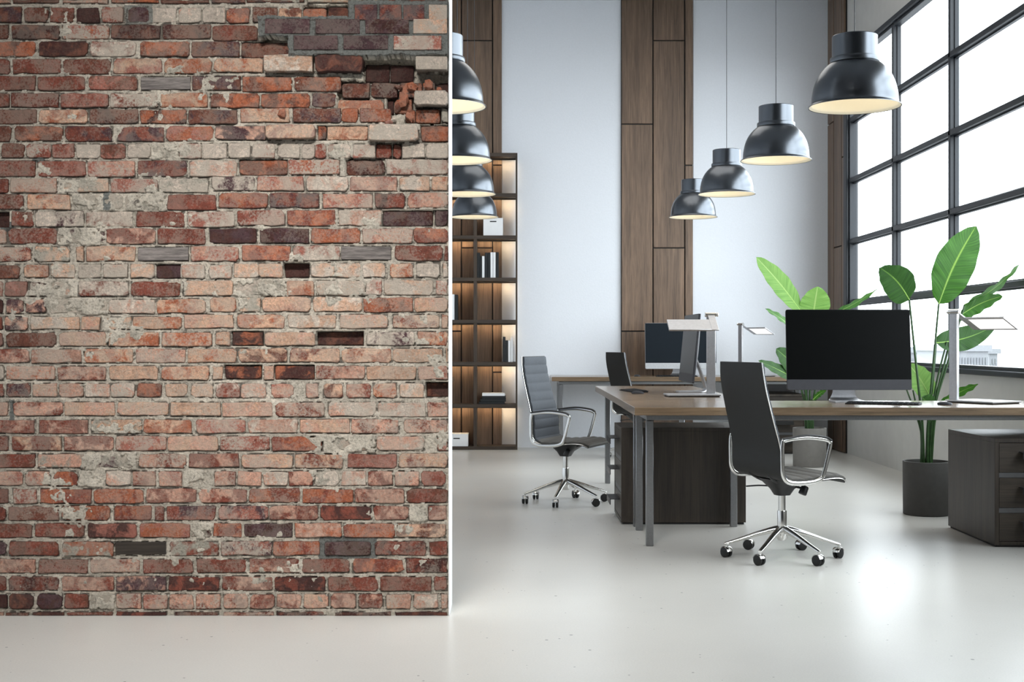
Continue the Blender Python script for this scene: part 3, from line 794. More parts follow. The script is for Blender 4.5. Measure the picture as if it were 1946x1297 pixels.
for (a, b, c_, h_), l_ in zip([(499, 522, 'k', 207), (523, 543, 'k', 178), (544, 564, 'w', 178), (565, 585, 'w', 207)], ['tall dark book, leftmost of four against the shelf right side', 'short dark book, second of four against the shelf right side', 'short white book, third of four against the shelf right side', 'tall white book, rightmost of four against the shelf right side']):
    book(bx(a), bx(b) - bx(a) - .0006, h_ / 4.325 * SB, .19, 'book_black' if c_ == 'k' else 'book_white', shelf_z(2), l_, 'four books standing at the right side of the shelf')
zz = shelf_z(1)
for (a, b, c_, h_), l_ in zip([(303, 515, 'k', 20), (315, 525, 'k', 24), (328, 524, 'k', 22), (330, 518, 'w', 23)], ['dark book lying at the bottom of the lying stack', 'dark book lying second from the bottom of the stack, shifted right', 'dark book lying right under the white top book', 'white book lying on top of the stack of dark books']):
    hb = h_ / 4.325 * SB
    book(bx(a), bx(b) - bx(a), hb, .17, 'book_black' if c_ == 'k' else 'book_white', zz, l_, 'books lying stacked on the lower shelf', True); zz += hb + .0004
def storage(x0, x1, h_, z, label, lid):
    r = thing('storage_box', label, 'box', ((x0 + x1) / 2, SY0 + .03 + .11, z), group='white storage boxes on the shelf'); hw = (x1 - x0) / 2
    bm = B(); e = .002
    hb = h_ if not lid else h_ - .012
    # front with a slot: four pieces round the opening, plus the other sides
    sw, sh, sz = .033, .012, h_ * (.80 if not lid else .64)
    f0, f1 = -.11, -.107
    box(bm, -hw, hw, f0, f1, 0, sz - sh / 2); box(bm, -hw, hw, f0, f1, sz + sh / 2, hb)
    box(bm, -hw, -sw, f0, f1, sz - sh / 2, sz + sh / 2); box(bm, sw, hw, f0, f1, sz - sh / 2, sz + sh / 2)
    box(bm, -hw, -hw + .003, f1, .107, 0, hb); box(bm, hw - .003, hw, f1, .107, 0, hb); box(bm, -hw, hw, .107, .11, 0, hb); box(bm, -hw, hw, f1, .107, 0, .003)
    obj('box_body', bm, 'white_box', r)
    bm = B(); box(bm, -sw, sw, f1 + .0005, f1 + .004, sz - sh / 2, sz + sh / 2); o = obj('slot_shade', bm, 'black', r); o['label'] = 'black plate standing for the shade inside the grip slot'  # black plate behind the opening stands in for the shade inside
    bm = B(); box(bm, -hw - e, hw + e, -.112, .112, h_ - .014, h_, .001); obj('lid', bm, 'white_box', r)
storage(bx(340), bx(501), 145 / 4.325 * SB, shelf_z(5), 'white open-grip box on the upper shelf below the lamp', False)
storage(bx(25), bx(215), 100 / 4.325 * SB, shelf_z(0), 'white lidded box on the bottom shelf beside the brick wall', True)

# ================================================================ desks
def desk(x0, x1, y0, y1, along, label, legs):
    cx_, cy_ = (x0 + x1) / 2, (y0 + y1) / 2
    r = thing('desk', label, 'desk', (cx_, cy_, 0))
    a, b, c_, d = x0 - cx_, x1 - cx_, y0 - cy_, y1 - cy_
    bm = B(); box(bm, a, b, c_, d, .708, .75, .0015); obj('desktop', bm, 'desktop' if along == 'X' else 'desktop_y', r)
    lx0, lx1, ly0_, ly1_ = [legs[i] - (cx_ if i < 2 else cy_) for i in range(4)]
    w_ = .04
    for px_ in (lx0, lx1 - w_):
        for py_ in (ly0_, ly1_ - w_):
            bm = B(); box(bm, px_, px_ + w_, py_, py_ + w_, 0, .674, .003); obj('leg', bm, 'steel', r, 40)
    for py_ in (ly0_, ly1_ - w_):
        bm = B(); box(bm, lx0, lx1, py_, py_ + w_, .676, .702, .002); obj('rail', bm, 'steel', r, 40)
    for px_ in (lx0, lx1 - w_):
        bm = B(); box(bm, px_, px_ + w_, ly0_ + w_, ly1_ - w_, .676, .702, .002); obj('rail', bm, 'steel', r, 40)
    for px_ in (lx0 + .3, (lx0 + lx1) / 2, lx1 - .3):
        bm = B(); box(bm, px_ - .02, px_ + .02, ly0_ + .01, ly1_ - .01, .700, .7085); obj('bracket', bm, 'steel', r)
    return r
desk(.645, 3.23, 6.92, 7.712, 'X', 'near oak-topped desk with steel legs and a big black monitor', (.718, 3.16, 7.04, 7.66))
desk(.648, 1.402, 7.720, 10.23, 'Y', 'oak-topped desk running back from the near one, monitor seen edge-on', (.718, 1.332, 7.775, 10.18))
desk(.387, 2.99, 12.80, 13.535, 'X', 'far oak-topped desk along the white back wall', (.46, 2.93, 12.87, 13.48))
desk(-1.31, -.559, 10.25, 12.77, 'Y', 'desk almost hidden behind the brick wall, one corner showing', (-1.24, -.63, 10.31, 12.70))

# drawer units
def cabinet(loc, rz, label):
    r = thing('drawer_unit', label, 'drawer unit', loc, rz, 'low dark drawer units under the desks')
    W_, D_, H_ = .52, .747, .58
    bm = B(); box(bm, -W_ / 2, W_ / 2, -D_ / 2, D_ / 2, H_ - .022, H_, .001)
    box(bm, -W_ / 2, -W_ / 2 + .024, -D_ / 2, D_ / 2, .012, H_ - .022, .001); box(bm, W_ / 2 - .024, W_ / 2, -D_ / 2, D_ / 2, .012, H_ - .022, .001)
    box(bm, -W_ / 2 + .024, W_ / 2 - .024, D_ / 2 - .02, D_ / 2, .012, H_ - .022); box(bm, -W_ / 2 + .024, W_ / 2 - .024, -D_ / 2, D_ / 2 - .02, .012, .03)
    obj('carcass', bm, 'cabinet', r)
    bm = B(); box(bm, -W_ / 2 + .01, W_ / 2 - .01, -D_ / 2 + .01, D_ / 2 - .01, 0, .012); obj('plinth', bm, 'plinth', r)
    for (z0, z1) in ((.399, .555), (.211, .369), (.032, .181)):
        bm = B(); box(bm, -W_ / 2 + .026, W_ / 2 - .026, -D_ / 2 + .002, D_ / 2 - .1, z0, z1, .001); dr = obj('drawer', bm, 'cabinet_h', r)
        bm = B(); zc = (z0 + z1) / 2 + .012
        box(bm, -.13, .13, -D_ / 2 - .058, -D_ / 2 + .002, zc + .016, zc + .020, .0008); box(bm, -.13, .13, -D_ / 2 - .058, -D_ / 2 - .053, zc - .016, zc + .018, .0008)
        obj('handle', bm, 'handle', dr)
    for (z0, z1) in ((.371, .397), (.183, .209)):
        bm = B(); box(bm, -W_ / 2 + .024, W_ / 2 - .024, -D_ / 2 + .004, -D_ / 2 + .02, z0, z1); obj('metal_strip', bm, 'grey_strip', r)
    return r
cab = cabinet((1.0275, 8.14, 0), -PI / 2, 'dark oak drawer unit under the desk behind the near desk, seen side-on')
dup(cab, (2.832, 7.384, 0), 0, 'dark oak drawer unit under the near desk at the right edge')
dup(cab, (2.604, 13.185, 0), 0, 'dark oak drawer unit under the far desk, beside the grey-potted plant')

# ================================================================ monitors
def monitor(loc, rz, label, tilt, silver):
    """screen faces -Y locally; origin on the desk below the screen's foot"""
    r = thing('monitor', label, 'monitor', loc, rz, 'computer monitors on the desks')
    W_, H_, z0 = .712, .462, .070
    T = Matrix.Translation((0, 0, z0)) @ Matrix.Rotation(tilt, 4, 'X')
    # rounded-corner body
    def rr(x0, x1, z0_, z1_, rad, y0, y1, bm):
        poly = []
        for (cx_, cz_, a0) in ((x1 - rad, z0_ + rad, -90), (x1 - rad, z1_ - rad, 0), (x0 + rad, z1_ - rad, 90), (x0 + rad, z0_ + rad, 180)):
            for k_ in range(5):
                a = math.radians(a0 + k_ * 22.5); poly.append((cx_ + rad * math.cos(a), cz_ + rad * math.sin(a)))
        prism(bm, poly, 'Y', y0, y1)
    bm = B(); rr(-W_ / 2, W_ / 2, 0, H_, .012, .002, .012, bm)
    # bulged back
    n = 12; gx = 14; gz = 8
    grid = [[bm.verts.new((-W_ / 2 * .985 + W_ * .985 * i / gx, .012 + .035 * (math.sin(PI * i / gx) * math.sin(PI * j / gz)) ** .5 if 0 < i < gx and 0 < j < gz else .011, .004 + (H_ - .008) * j / gz)) for j in range(gz + 1)] for i in range(gx + 1)]
    for i in range(gx):
        for j in range(gz): bm.faces.new((grid[i][j], grid[i][j + 1], grid[i + 1][j + 1], grid[i + 1][j]))
    bm.transform(T); obj('housing', bm, 'alu' if silver else 'chin_dark', r, 30)
    bm = B(); box(bm, -W_ / 2 + .002, W_ / 2 - .002, -.0005, .003, .060, H_ - .002, .0004); bm.transform(T); obj('screen', bm, 'screen' if not silver else 'screen_dim', r)
    bm = B(); rr(-W_ / 2 + .001, W_ / 2 - .001, .001, .0595, .011, -.0005, .003, bm); bm.transform(T); obj('chin', bm, 'alu' if silver else 'chin_dark', r)
    # stand: bent sheet, foot forward, neck curving up to the back of the screen
    prof = crom([(0, -.055, .004), (0, .06, .004), (0, .118, .006), (0, .136, .02), (0, .133, .05), (0, .11, .12), (0, .085, .19), (0, .062, .25)], 5)
    bm = B(); va = []
    N = len(prof)
    for i, p in enumerate(prof):
        d = (prof[min(i + 1, N - 1)] - prof[max(i - 1, 0)]).normalized(); nrm = Vector((0, -d.z, d.y)) * .004
        hw = .095 - .03 * min(1, max(0, (i - 8) / 12))
        va.append([bm.verts.new(p + Vector((-hw, 0, 0)) + nrm), bm.verts.new(p + Vector((hw, 0, 0)) + nrm), bm.verts.new(p + Vector((hw, 0, 0)) - nrm), bm.verts.new(p + Vector((-hw, 0, 0)) - nrm)])
    for a, b in zip(va, va[1:]):
        for k_ in range(4): bm.faces.new((a[k_], a[(k_ + 1) % 4], b[(k_ + 1) % 4], b[k_]))
    bm.faces.new(va[0][::-1]); bm.faces.new(va[-1]); bmesh.ops.recalc_face_normals(bm, faces=bm.faces)
    obj('stand', bm, 'alu', r, 35)
    return r
TL = -math.radians(5.5)
monitor((1.925, 7.50, .751), math.radians(0), 'big black-screened monitor with dark grey chin on the near desk', TL, False)
monitor((1.690, 13.16, .751), 0, 'monitor with light silver chin on the far desk by the wall', TL, True)
monitor((1.185, 9.00, .751), -PI / 2, 'monitor seen almost edge-on beside the silver desk lamp', TL, False)

# ================================================================ desk lamps
def desk_lamp(loc, rz, label):
    r = thing('desk_lamp', label, 'desk lamp', loc, rz, 'slim aluminium desk lamps with a flat panel head')
    bm = B(); box(bm, -.30, .035, -.20, .035, .006, .015, .0015); obj('base', bm, 'alu', r)
    bm = B(); box(bm, -.292, .027, -.192, .027, 0, .006, .001); obj('base_pad', bm, 'black', r)
    bm = B(); box(bm, -.0275, .0275, -.011, .011, .015, .505, .002); obj('post', bm, 'alu', r, 40)
    bm = B(); mt = Matrix.Translation((-.04, 0, .518)) @ Matrix.Rotation(PI / 2, 4, 'Y')
    lathe(bm, [(0, 0), (.011, 0), (.0145, .003), (.0145, .070), (.011, .073), (.011, .076), (.0145, .078), (.0145, .084), (.009, .087), (.009, .084), (0, .084)], 24, mat=mt); obj('hinge', bm, 'chrome', r, 35)
    ang = math.radians(28); T = Matrix.Translation((0, 0, .518)) @ Matrix.Rotation(ang, 4, 'X')
    bm = B(); box(bm, -.0225, .0225, -.215, -.008, -.004, .004, .001); bm.transform(T); obj('arm', bm, 'alu', r, 40)
    bm = B(); box(bm, -.290, -.0225, -.215, -.075, -.002, .004, .001)
    box(bm, -.290, -.278, -.215, -.075, -.006, -.002); box(bm, -.0335, -.0225, -.215, -.075, -.006, -.002)
    box(bm, -.278, -.0335, -.215, -.203, -.006, -.002); box(bm, -.278, -.0335, -.087, -.075, -.006, -.002)
    bm.transform(T); hd = obj('lamp_head', bm, 'alu', r, 40)
    bm = B(); box(bm, -.278, -.0335, -.203, -.087, -.0038, -.0022); bm.transform(T); obj('light_panel', bm, 'lampface', hd)
    return r
dl = desk_lamp((1.270, 8.40, .7505), 0, 'silver desk lamp on the desk running back, panel seen from above')
dup(dl, (2.520, 7.50, .7505), math.radians(120), 'silver desk lamp with lit panel at the right end of the near desk')
dup(dl, (2.286, 13.15, .7505), math.radians(120), 'small distant desk lamp with lit panel on the far desk')

# ================================================================ keyboards and mice
def keyboard(loc, rz, label):
    r = thing('keyboard', label, 'keyboard', loc, rz, 'thin keyboards in front of the monitors')
    bm = B(); prism(bm, [(-.06, 0), (.06, 0), (.06, .010), (-.06, .004)], 'X', -.2, .2, .001); obj('keyboard_body', bm, 'keys', r)
    bm = B()
    for j in range(5):
        n = 14; y = -.052 + j * .0215; z = .0045 + (y + .06) / .12 * .006
        for i in range(n):
            x = -.192 + i * .0275
            box(bm, x, x + .0235, y, y + .018, z, z + .0035)
    o = obj('keys', bm, 'keys', r); o['kind'] = 'stuff'; return r
kb = keyboard((2.055, 7.28, .7505), math.radians(-22), 'dark keyboard on the near desk under the big monitor')
dup(kb, (.845, 9.15, .7505), -PI / 2 + .12, 'dark keyboard lying near the left end of the desk running back')
dup(kb, (1.62, 12.93, .7505), 0, 'thin grey keyboard on the far desk below its monitor')
def mouse(loc, rz, label):
    r = thing('computer_mouse', label, 'mouse', loc, rz, 'computer mice on the desks')
    bm = B(); bmesh.ops.create_uvsphere(bm, u_segments=24, v_segments=12, radius=1)
    bmesh.ops.delete(bm, geom=[v for v in bm.verts if v.co.z < -.01], context='VERTS')
    for v in bm.verts: v.co = Vector((v.co.x * .025 * (1 - .12 * v.co.y), v.co.y * .044, max(0, v.co.z) ** .8 * .016 + .002))
    obj('mouse_body', bm, 'chin_dark', r, 60)
    bm = B(); lathe(bm, [(0, 0), (.0215, 0), (.0215, .003), (0, .003)], 20, mat=Matrix.Diagonal((1, 1.85, 1, 1))); obj('mouse_base', bm, 'black', r)
    return r
mo = mouse((2.368, 7.2, .7505), .8, 'small mouse on the near desk beside the lit lamp')
dup(mo, (.835, 8.74, .7505), 1.2, 'mouse near the left edge of the desk running back')
dup(mo, (1.235, 13.0, .7505), .5, 'tiny distant mouse on the far desk left of the monitor')

# ================================================================ pendant lamps
def pendant(loc, label):
    r = thing('pendant_lamp', label, 'pendant lamp', loc, 0, 'pendant lamps with dark metal domes')
    out = crom([(.205, 0, 0), (.2035, .004, 0), (.194, .010, 0), (.1905, .022, 0), (.1885, .05, 0), (.181, .09, 0), (.167, .128, 0), (.147, .160, 0), (.124, .184, 0), (.106, .198, 0)], 4)
    bm = B(); prof = [(p.x, p.y) for p in out]
    inn = [(x - .003, z - .001) for x, z in prof[::-1] if z > .006]
    lathe(bm, [(.2, .0015)] + prof + [(.09, .1985), (.09, .1945)], 64); obj('shade', bm, 'lamp', r, 35)
    bm = B(); lathe(bm, [(0, .190), (.09, .192)] + inn + [(.2, .0013)], 64); obj('shade_lining', bm, 'inner', r, 50)
    bm = B(); lathe(bm, [(.095, .198), (.108, .198), (.109, .200), (.109, .218), (.108, .220), (.098, .221)], 48); obj('collar', bm, 'lamp', r, 35)
    bm = B(); lathe(bm, [(.0995, .220), (.0998, .316), (.097, .319), (.02, .320), (.0, .320)], 48); obj('cap', bm, 'lamp', r, 35)
    bm = B(); lathe(bm, [(0, .318), (.012, .318), (.012, .328), (.007, .332), (.0, .332)], 16); lathe(bm, [(.0022, .33), (.0022, CEIL - loc[2] - .03)], 8); obj('cord', bm, 'cord', r, 35)
    bm = B(); lathe(bm, [(0, CEIL - loc[2] - .03), (.05, CEIL - loc[2] - .028), (.055, CEIL - loc[2] - .002), (0, CEIL - loc[2])], 24); obj('ceiling_rose', bm, 'black', r, 35)
    bm = B(); lathe(bm, [(0, .060), (.02, .064), (.034, .082), (.036, .10), (.028, .125), (.016, .145), (.014, .19), (0, .19)], 24); obj('bulb', bm, 'bulb', r, 50)
    return r
P0 = None
LN = [['large near dark dome pendant at the right, before the window', 'dark dome pendant, second from the window in the right row', 'dark dome pendant, third in the right row', 'smallest, farthest dome pendant of the right row, by the oak strip'],
      ['nearest dome pendant cut off by the brick wall, topmost there', 'dome pendant half behind the brick wall, second from top', 'dome pendant half behind the brick wall, third from top', 'lowest-looking farthest dome pendant, before the shelves by the brick wall']]
for row_, X_ in enumerate((1.537, -.319)):
    for i, Y_ in enumerate((5.90, 7.66, 9.42, 11.16)):
        if P0 is None: P0 = p_ = pendant((X_, Y_, 2.15), LN[row_][i])
        else: p_ = dup(P0, (X_, Y_, 2.15), .3 * i, LN[row_][i])
        l = bpy.data.lights.new('pendant_glow', 'POINT'); l.energy = .45; l.color = (1, .90, .76); l.shadow_soft_size = .03
        lo = bpy.data.objects.new('pendant_glow', l); COL.objects.link(lo); lo.parent = p_; lo.location = (0, 0, .035)

# ================================================================ office chairs
def chair(loc, rz, label, baserot):
    r = thing('office_chair', label, 'chair', loc, rz, 'high-backed office chairs with chrome bases')
    prof = [(-.232, .995), (-.227, .93), (-.216, .86), (-.197, .78), (-.174, .69), (-.153, .61), (-.143, .55), (-.144, .50), (-.138, .455), (-.115, .428), (-.07, .415), (0, .415), (.07, .420), (.13, .425), (.18, .424), (.215, .416), (.24, .402)]
    hws = [.200, .208, .212, .216, .220, .226, .230, .231, .232, .234, .236, .238, .24, .24, .236, .226, .205]
    P = crom([(a, 0, b) for a, b in prof], 6); H_ = [v.x for v in crom([(h, 0, 0) for h in hws], 6)]
    N = len(P); nr = []
    L = [0]
    for i in range(N):
        d = (P[min(i + 1, N - 1)] - P[max(i - 1, 0)]).normalized(); nr.append(Vector((-d.z, 0, d.x)))
        if i: L.append(L[-1] + (P[i] - P[i - 1]).length)
    def slab(i0, i1, fa, fb, inset, name, mat, taper=0):
        bm = B(); nv = 10; top = []; bot = []
        for i in range(i0, i1 + 1):
            hw = H_[i] - inset
            ta = []; tb = []
            for j in range(nv + 1):
                v_ = -1 + 2 * j / nv; dish = .012 * (v_ * v_) if fa else 0
                e_ = 1 - max(0, abs(v_) - .8) / .2 * .4
                base = P[i] + Vector((0, hw * v_, 0))
                ta.append(bm.verts.new(base + nr[i] * (fa(L[i]) * e_ if callable(fa) else fa)))
                tb.append(bm.verts.new(base + nr[i] * fb))
            top.append(ta); bot.append(tb)
        for a, b in zip(range(len(top) - 1), range(1, len(top))):
            for j in range(nv):
                bm.faces.new((top[a][j], top[a][j + 1], top[b][j + 1], top[b][j])); bm.faces.new((bot[a][j + 1], bot[a][j], bot[b][j], bot[b][j + 1]))
            bm.faces.new((top[a][0], top[b][0], bot[b][0], bot[a][0])); bm.faces.new((top[b][nv], top[a][nv], bot[a][nv], bot[b][nv]))
        for q in (0, -1):
            for j in range(nv):
                f = (top[q][j], bot[q][j], bot[q][j + 1], top[q][j + 1]); bm.faces.new(f if q == 0 else f[::-1])
        bmesh.ops.recalc_face_normals(bm, faces=bm.faces)
        obj(name, bm, mat, r, 50)
    rib = lambda s: .011 + .0075 * abs(math.sin(PI * s / .062)) ** .45
    # finer sampling for the ribs
    P = crom([(a, 0, b) for a, b in prof], 14); H_ = [v.x for v in crom([(h, 0, 0) for h in hws], 14)]
    N = len(P); nr = []; L = [0]
    for i in range(N):
        d = (P[min(i + 1, N - 1)] - P[max(i - 1, 0)]).normalized(); nr.append(Vector((-d.z, 0, d.x)))
        if i: L.append(L[-1] + (P[i] - P[i - 1]).length)
    sp = int(N * .56)
    slab(1, sp, rib, 0, .006, 'backrest', 'fabric'); slab(sp, N - 2, rib, 0, .006, 'seat', 'seatfab')
    slab(0, N - 1, 0, -.012, 0, 'shell', 'shell')
    for s_ in (-1, 1):
        bm = B(); tube(bm, [P[i] + Vector((0, s_ * (H_[i] + .001), 0)) - nr[i] * .005 for i in range(0, N, 3)], .0055, 8, sx=.6, up=Vector((0, 1, 0))); obj('edge_trim', bm, 'chrome', r, 60)
        y = s_ * .252
        lp = crom([(-.150, y, .600), (-.130, y, .617), (-.02, y, .627), (.085, y, .616), (.118, y, .600), (.116, y, .570), (.082, y, .450), (.055, y, .416), (-.02, y, .404), (-.110, y, .408), (-.146, y, .440), (-.152, y, .50)], 6, True)
        bm = B(); tube(bm, lp, .0085, 10, True, sx=1.35, sy=.8, up=Vector((0, 0, 1)) if False else Vector((0, 1, 0))); obj('arm_frame', bm, 'chrome', r, 60)
        pd = crom([(-.150, y, .622), (-.02, y, .637), (.085, y, .627), (.122, y, .610)], 6)
        bm = B(); tube(bm, pd, .008, 10, sx=.7, sy=2.0, up=Vector((0, 1, 0))); obj('arm_pad', bm, 'black', r, 60)
    # under-seat mechanism
    bm = B(); n = 8
    secs = [(.405, .13, .10, .02), (.385, .10, .085, .01), (.350, .055, .055, 0), (.318, .036, .036, 0)]
    rg = []
    for z, hx, hy, ox_ in secs:
        rg.append([bm.verts.new((ox_ + hx * math.copysign(abs(math.cos(a)) ** .6, math.cos(a)), hy * math.copysign(abs(math.sin(a)) ** .6, math.sin(a)), z)) for a in [2 * PI * k_ / 16 for k_ in range(16)]])
    for a, b in zip(rg, rg[1:]):
        for k_ in range(16): bm.faces.new((a[k_], b[k_], b[(k_ + 1) % 16], a[(k_ + 1) % 16]))
    bm.faces.new(rg[0]); bm.faces.new(rg[-1][::-1]); bmesh.ops.recalc_face_normals(bm, faces=bm.faces)
    for s_ in (-1, 1): tube(bm, crom([(-.135, s_ * .10, .43), (-.08, s_ * .07, .395), (0, s_ * .04, .375)], 4), .008, 8)
    for s_ in (-1, 1): tube(bm, crom([(.17, s_ * .09, .412), (.10, s_ * .06, .392), (.03, s_ * .04, .375)], 4), .008, 8)
    obj('tilt_mechanism', bm, 'black', r, 40)
    bm = B(); mt = Matrix.Translation((.055, -.115, .352)) @ Matrix.Rotation(math.radians(25), 4, 'Y')
    lathe(bm, [(0, -.024), (.019, -.023), (.021, -.018), (.019, .016), (.015, .022), (0, .023)], 20, mat=mt); tube(bm, [(.04, -.05, .365), (.055, -.115, .36)], .006, 8); obj('tension_knob', bm, 'black', r, 40)
    bm = B(); tube(bm, crom([(-.03, .05, .36), (-.06, .13, .355), (-.09, .2, .345)], 4), .004, 8); obj('height_lever', bm, 'black', r, 40)
    bm = B(); lathe(bm, [(0, .32), (.0175, .32), (.0175, .24), (.0225, .239), (.0235, .236), (.0235, .158), (0, .158)], 28); obj('gas_lift', bm, 'chrome', r, 30)
    bm = B(); lathe(bm, [(0, .157), (.029, .157), (.031, .153), (.033, .125), (.028, .1), (.02, .088), (0, .088)], 28); obj('hub', bm, 'chrome', r, 30)
    bmr = B(); lathe(bmr, [(.0305, .156), (.0315, .159), (.0245, .161)], 28); obj('hub_ring', bmr, 'black', r, 30)
    for k_ in range(6):
        a = baserot - rz + k_ * PI / 3; R_ = Matrix.Rotation(a, 4, 'Z')
        bm = B(); secs = [(.018, .145, .024, .020), (.06, .137, .020, .017), (.13, .118, .0165, .013), (.21, .092, .0135, .010), (.27, .074, .012, .008), (.292, .068, .010, .006)]
        rg = []
        for x, z, hy, hz in secs:
            rg.append([bm.verts.new(R_ @ Vector((x, hy * math.cos(b), z + hz * math.sin(b)))) for b in [2 * PI * q / 12 for q in range(12)]])
        for p_, q_ in zip(rg, rg[1:]):
            for j in range(12): bm.faces.new((p_[j], p_[(j + 1) % 12], q_[(j + 1) % 12], q_[j]))
        bm.faces.new(rg[0]); bm.faces.new(rg[-1][::-1]); bmesh.ops.recalc_face_normals(bm, faces=bm.faces)
        lg = obj('leg', bm, 'chrome', r, 50)
        # caster: two wheels under a hood
        ca = a + (.9, -.5, .6, -.9, 1.2, .2)[k_]; C_ = Matrix.Translation(R_ @ Vector((.285, 0, .027))) @ Matrix.Rotation(ca, 4, 'Z')
        bm = B()
        for s_ in (-1, 1):
            mt = C_ @ Matrix.Translation((-.006, s_ * .0115, 0)) @ Matrix.Rotation(PI / 2, 4, 'X')
            lathe(bm, [(0, -.008), (.022, -.008), (.0265, -.005), (.0265, .005), (.022, .008), (0, .008)], 24, mat=mt)
        obj('caster_wheel', bm, 'rubber', lg, 35)
        bm = B(); mt = C_ @ Matrix.Translation((-.006, 0, 0)) @ Matrix.Rotation(PI / 2, 4, 'X')
        nseg = 10; ring = []
        for q in range(nseg + 1):
            aa = math.radians(20 + 150 * q / nseg)
            ring.append([bm.verts.new(mt @ Vector((rr_ * math.cos(aa), rr_ * math.sin(aa), zz_))) for rr_, zz_ in ((.0275, -.0205), (.030, -.016), (.030, .016), (.0275, .0205))])
        for p_, q_ in zip(ring, ring[1:]):
            for j in range(3): bm.faces.new((p_[j], p_[j + 1], q_[j + 1], q_[j]))
        lathe(bm, [(0, .044), (.0065, .044), (.0065, .026), (0, .026)], 12, mat=C_ @ Matrix.Translation((0, 0, -.002)))
        obj('caster_hood', bm, 'chrome', lg, 50)
    return r
c1 = chair((1.371, 6.68, 0), math.radians(20), 'charcoal-backed office chair in the foreground before the near desk', math.radians(-3))
dup(c1, (.364, 8.94, 0), math.radians(-23), 'grey ribbed office chair standing alone on the open floor, facing right')
dup(c1, (1.185, 12.35, 0), math.radians(20), 'small distant dark office chair before the far desk')

# ================================================================ plants
def tri_leaf(root, base, tip, width, bend, roll, mat, origin, fold=.18, face=Vector((0, -1, 0)), n=18, wprof=.75, twist=0):
    """broad leaf blade with midrib; world points minus origin"""
    A, T_ = Vector(base), Vector(tip); ax = (T_ - A); Ln = ax.length; d = ax.normalized()
    s = d.cross(face).normalized(); nn = s.cross(d).normalized()
    Rr = Matrix.Rotation(roll, 3, d); s = Rr @ s; nn = Rr @ nn
    bend_v = Vector(bend)
    m = 8; bm = B(); uvl = bm.loops.layers.uv.new('UVMap'); rows_ = []; mids = []
    rr_ = random.Random(int(abs(A.x * 1000 + A.z * 777)))
    ph = rr_.uniform(0, 6)
    for i in range(n + 1):
        t_ = i / n; c_ = A + ax * t_ + bend_v * (math.sin(PI * t_))
        w_ = width / 2 * (math.sin(PI * min(1, t_ ** wprof)) ** .62 if 0 < t_ < 1 else 0) + (.0015)
        mids.append(c_ - origin)
        rw = []
        tw = Matrix.Rotation(twist * t_, 3, d); s_, n_ = tw @ s, tw @ nn
        for j in range(-m, m + 1):
            u = j / m
            rip = .006 * math.sin(9 * t_ * 3 + ph + (2 if u > 0 else 0)) * u * u
            rw.append((bm.verts.new(c_ - origin + s_ * (u * w_) + n_ * (fold * w_ * abs(u) ** 1.2 - .10 * w_ * u * u + rip)), t_, .5 + u / 2))
        rows_.append(rw)
    for a, b in zip(rows_, rows_[1:]):
        for j in range(2 * m):
            q = (a[j], a[j + 1], b[j + 1], b[j]); f = bm.faces.new([x[0] for x in q])
            for lp_, x in zip(f.loops, q): lp_[uvl].uv = (x[1], x[2])
    o = obj('leaf', bm, mat, root, 80)
    bm = B(); tube(bm, [p - nn * .002 for p in mids[:-2]], [.0045 * (1 - .75 * i / n) for i in range(n - 1)], 6); obj('midrib', bm, 'midrib', o, 60)
    return o
def stalk(root, pts, origin, r0=.010, r1=.0062):
    P = crom(pts, 6); N = len(P); bm = B()
    tube(bm, [p - origin for p in P], [r0 + (r1 - r0) * i / (N - 1) for i in range(N)], 8); obj('stem', bm, 'stem', root, 60)
def pot(root, mat):
    bm = B(); lathe(bm, [(0, 0), (.138, 0), (.143, .004), (.1455, .335), (.144, .338), (.134, .338), (.133, .335), (.131, .29), (0, .29)], 64); obj('pot', bm, mat, root, 35)
    bm = B(); lathe(bm, [(0, .318), (.05, .320), (.1, .316), (.132, .312), (.131, .295)], 32); 
    for v in bm.verts: v.co.z += .003 * math.sin(v.co.x * 90) * math.cos(v.co.y * 70)
    obj('soil', bm, 'soil', root, 60)

PY = 8.35; O1 = Vector((2.63, PY, 0))
pl = thing('potted_plant', 'big-leaved plant in a charcoal pot beside the right window', 'plant', O1, 0, 'tall broad-leaved plants in round pots')
pot(pl, 'pot')
def leaf1(bp, bY, tp, tY, width, bend, roll, mat, start, root=pl, O=O1, mid=None, **k):
    A = at(bp[0], bp[1], bY); T_ = at(tp[0], tp[1], tY)
    tri_leaf(root, A, T_, width, bend, roll, mat, O, **k)
    s0 = O + Vector((start[0], start[1], .31))
    s1 = s0 + Vector((start[0] * .6, start[1] * .6, .25)) if mid is None else at(*mid)
    stalk(root, [s0, s1, (s1 + A) / 2 + (A - s1).cross(Vector((0, 1, 0))).normalized() * .0, A], O)
leaf1((1784, 578), PY - .02, (1855, 430), PY + .02, .255, (-.03, -.03, 0), .05, 'leaf', (.0, .0), mid=(1764, 800, PY - .02), wprof=.92)
leaf1((1728, 570), PY - .05, (1672, 509), PY - .25, .205, (0.01, .0, .02), -.15, 'leaf_dark', (-.02, -.01), mid=(1752, 800, PY - .03))
leaf1((1833, 580), PY + .05, (1942, 497), PY + .15, .15, (.01, 0, -.03), 1.05, 'leaf', (.03, .02), mid=(1772, 790, PY + .03))
leaf1((1816, 606), PY + .08, (1905, 563), PY + .12, .15, (0, 0, .02), .75, 'leaf', (.01, .03), mid=(1768, 800, PY + .05))
leaf1((1779, 652), PY + .0, (1893, 618), PY + .05, .155, (0, 0, -.025), -.25, 'leaf_dark', (.02, -.01), mid=(1768, 780, PY + .02))
leaf1((1768, 757), PY + .05, (1726, 692), PY + .1, .16, (.0, 0, .02), .2, 'leaf_light', (-.01, .03))
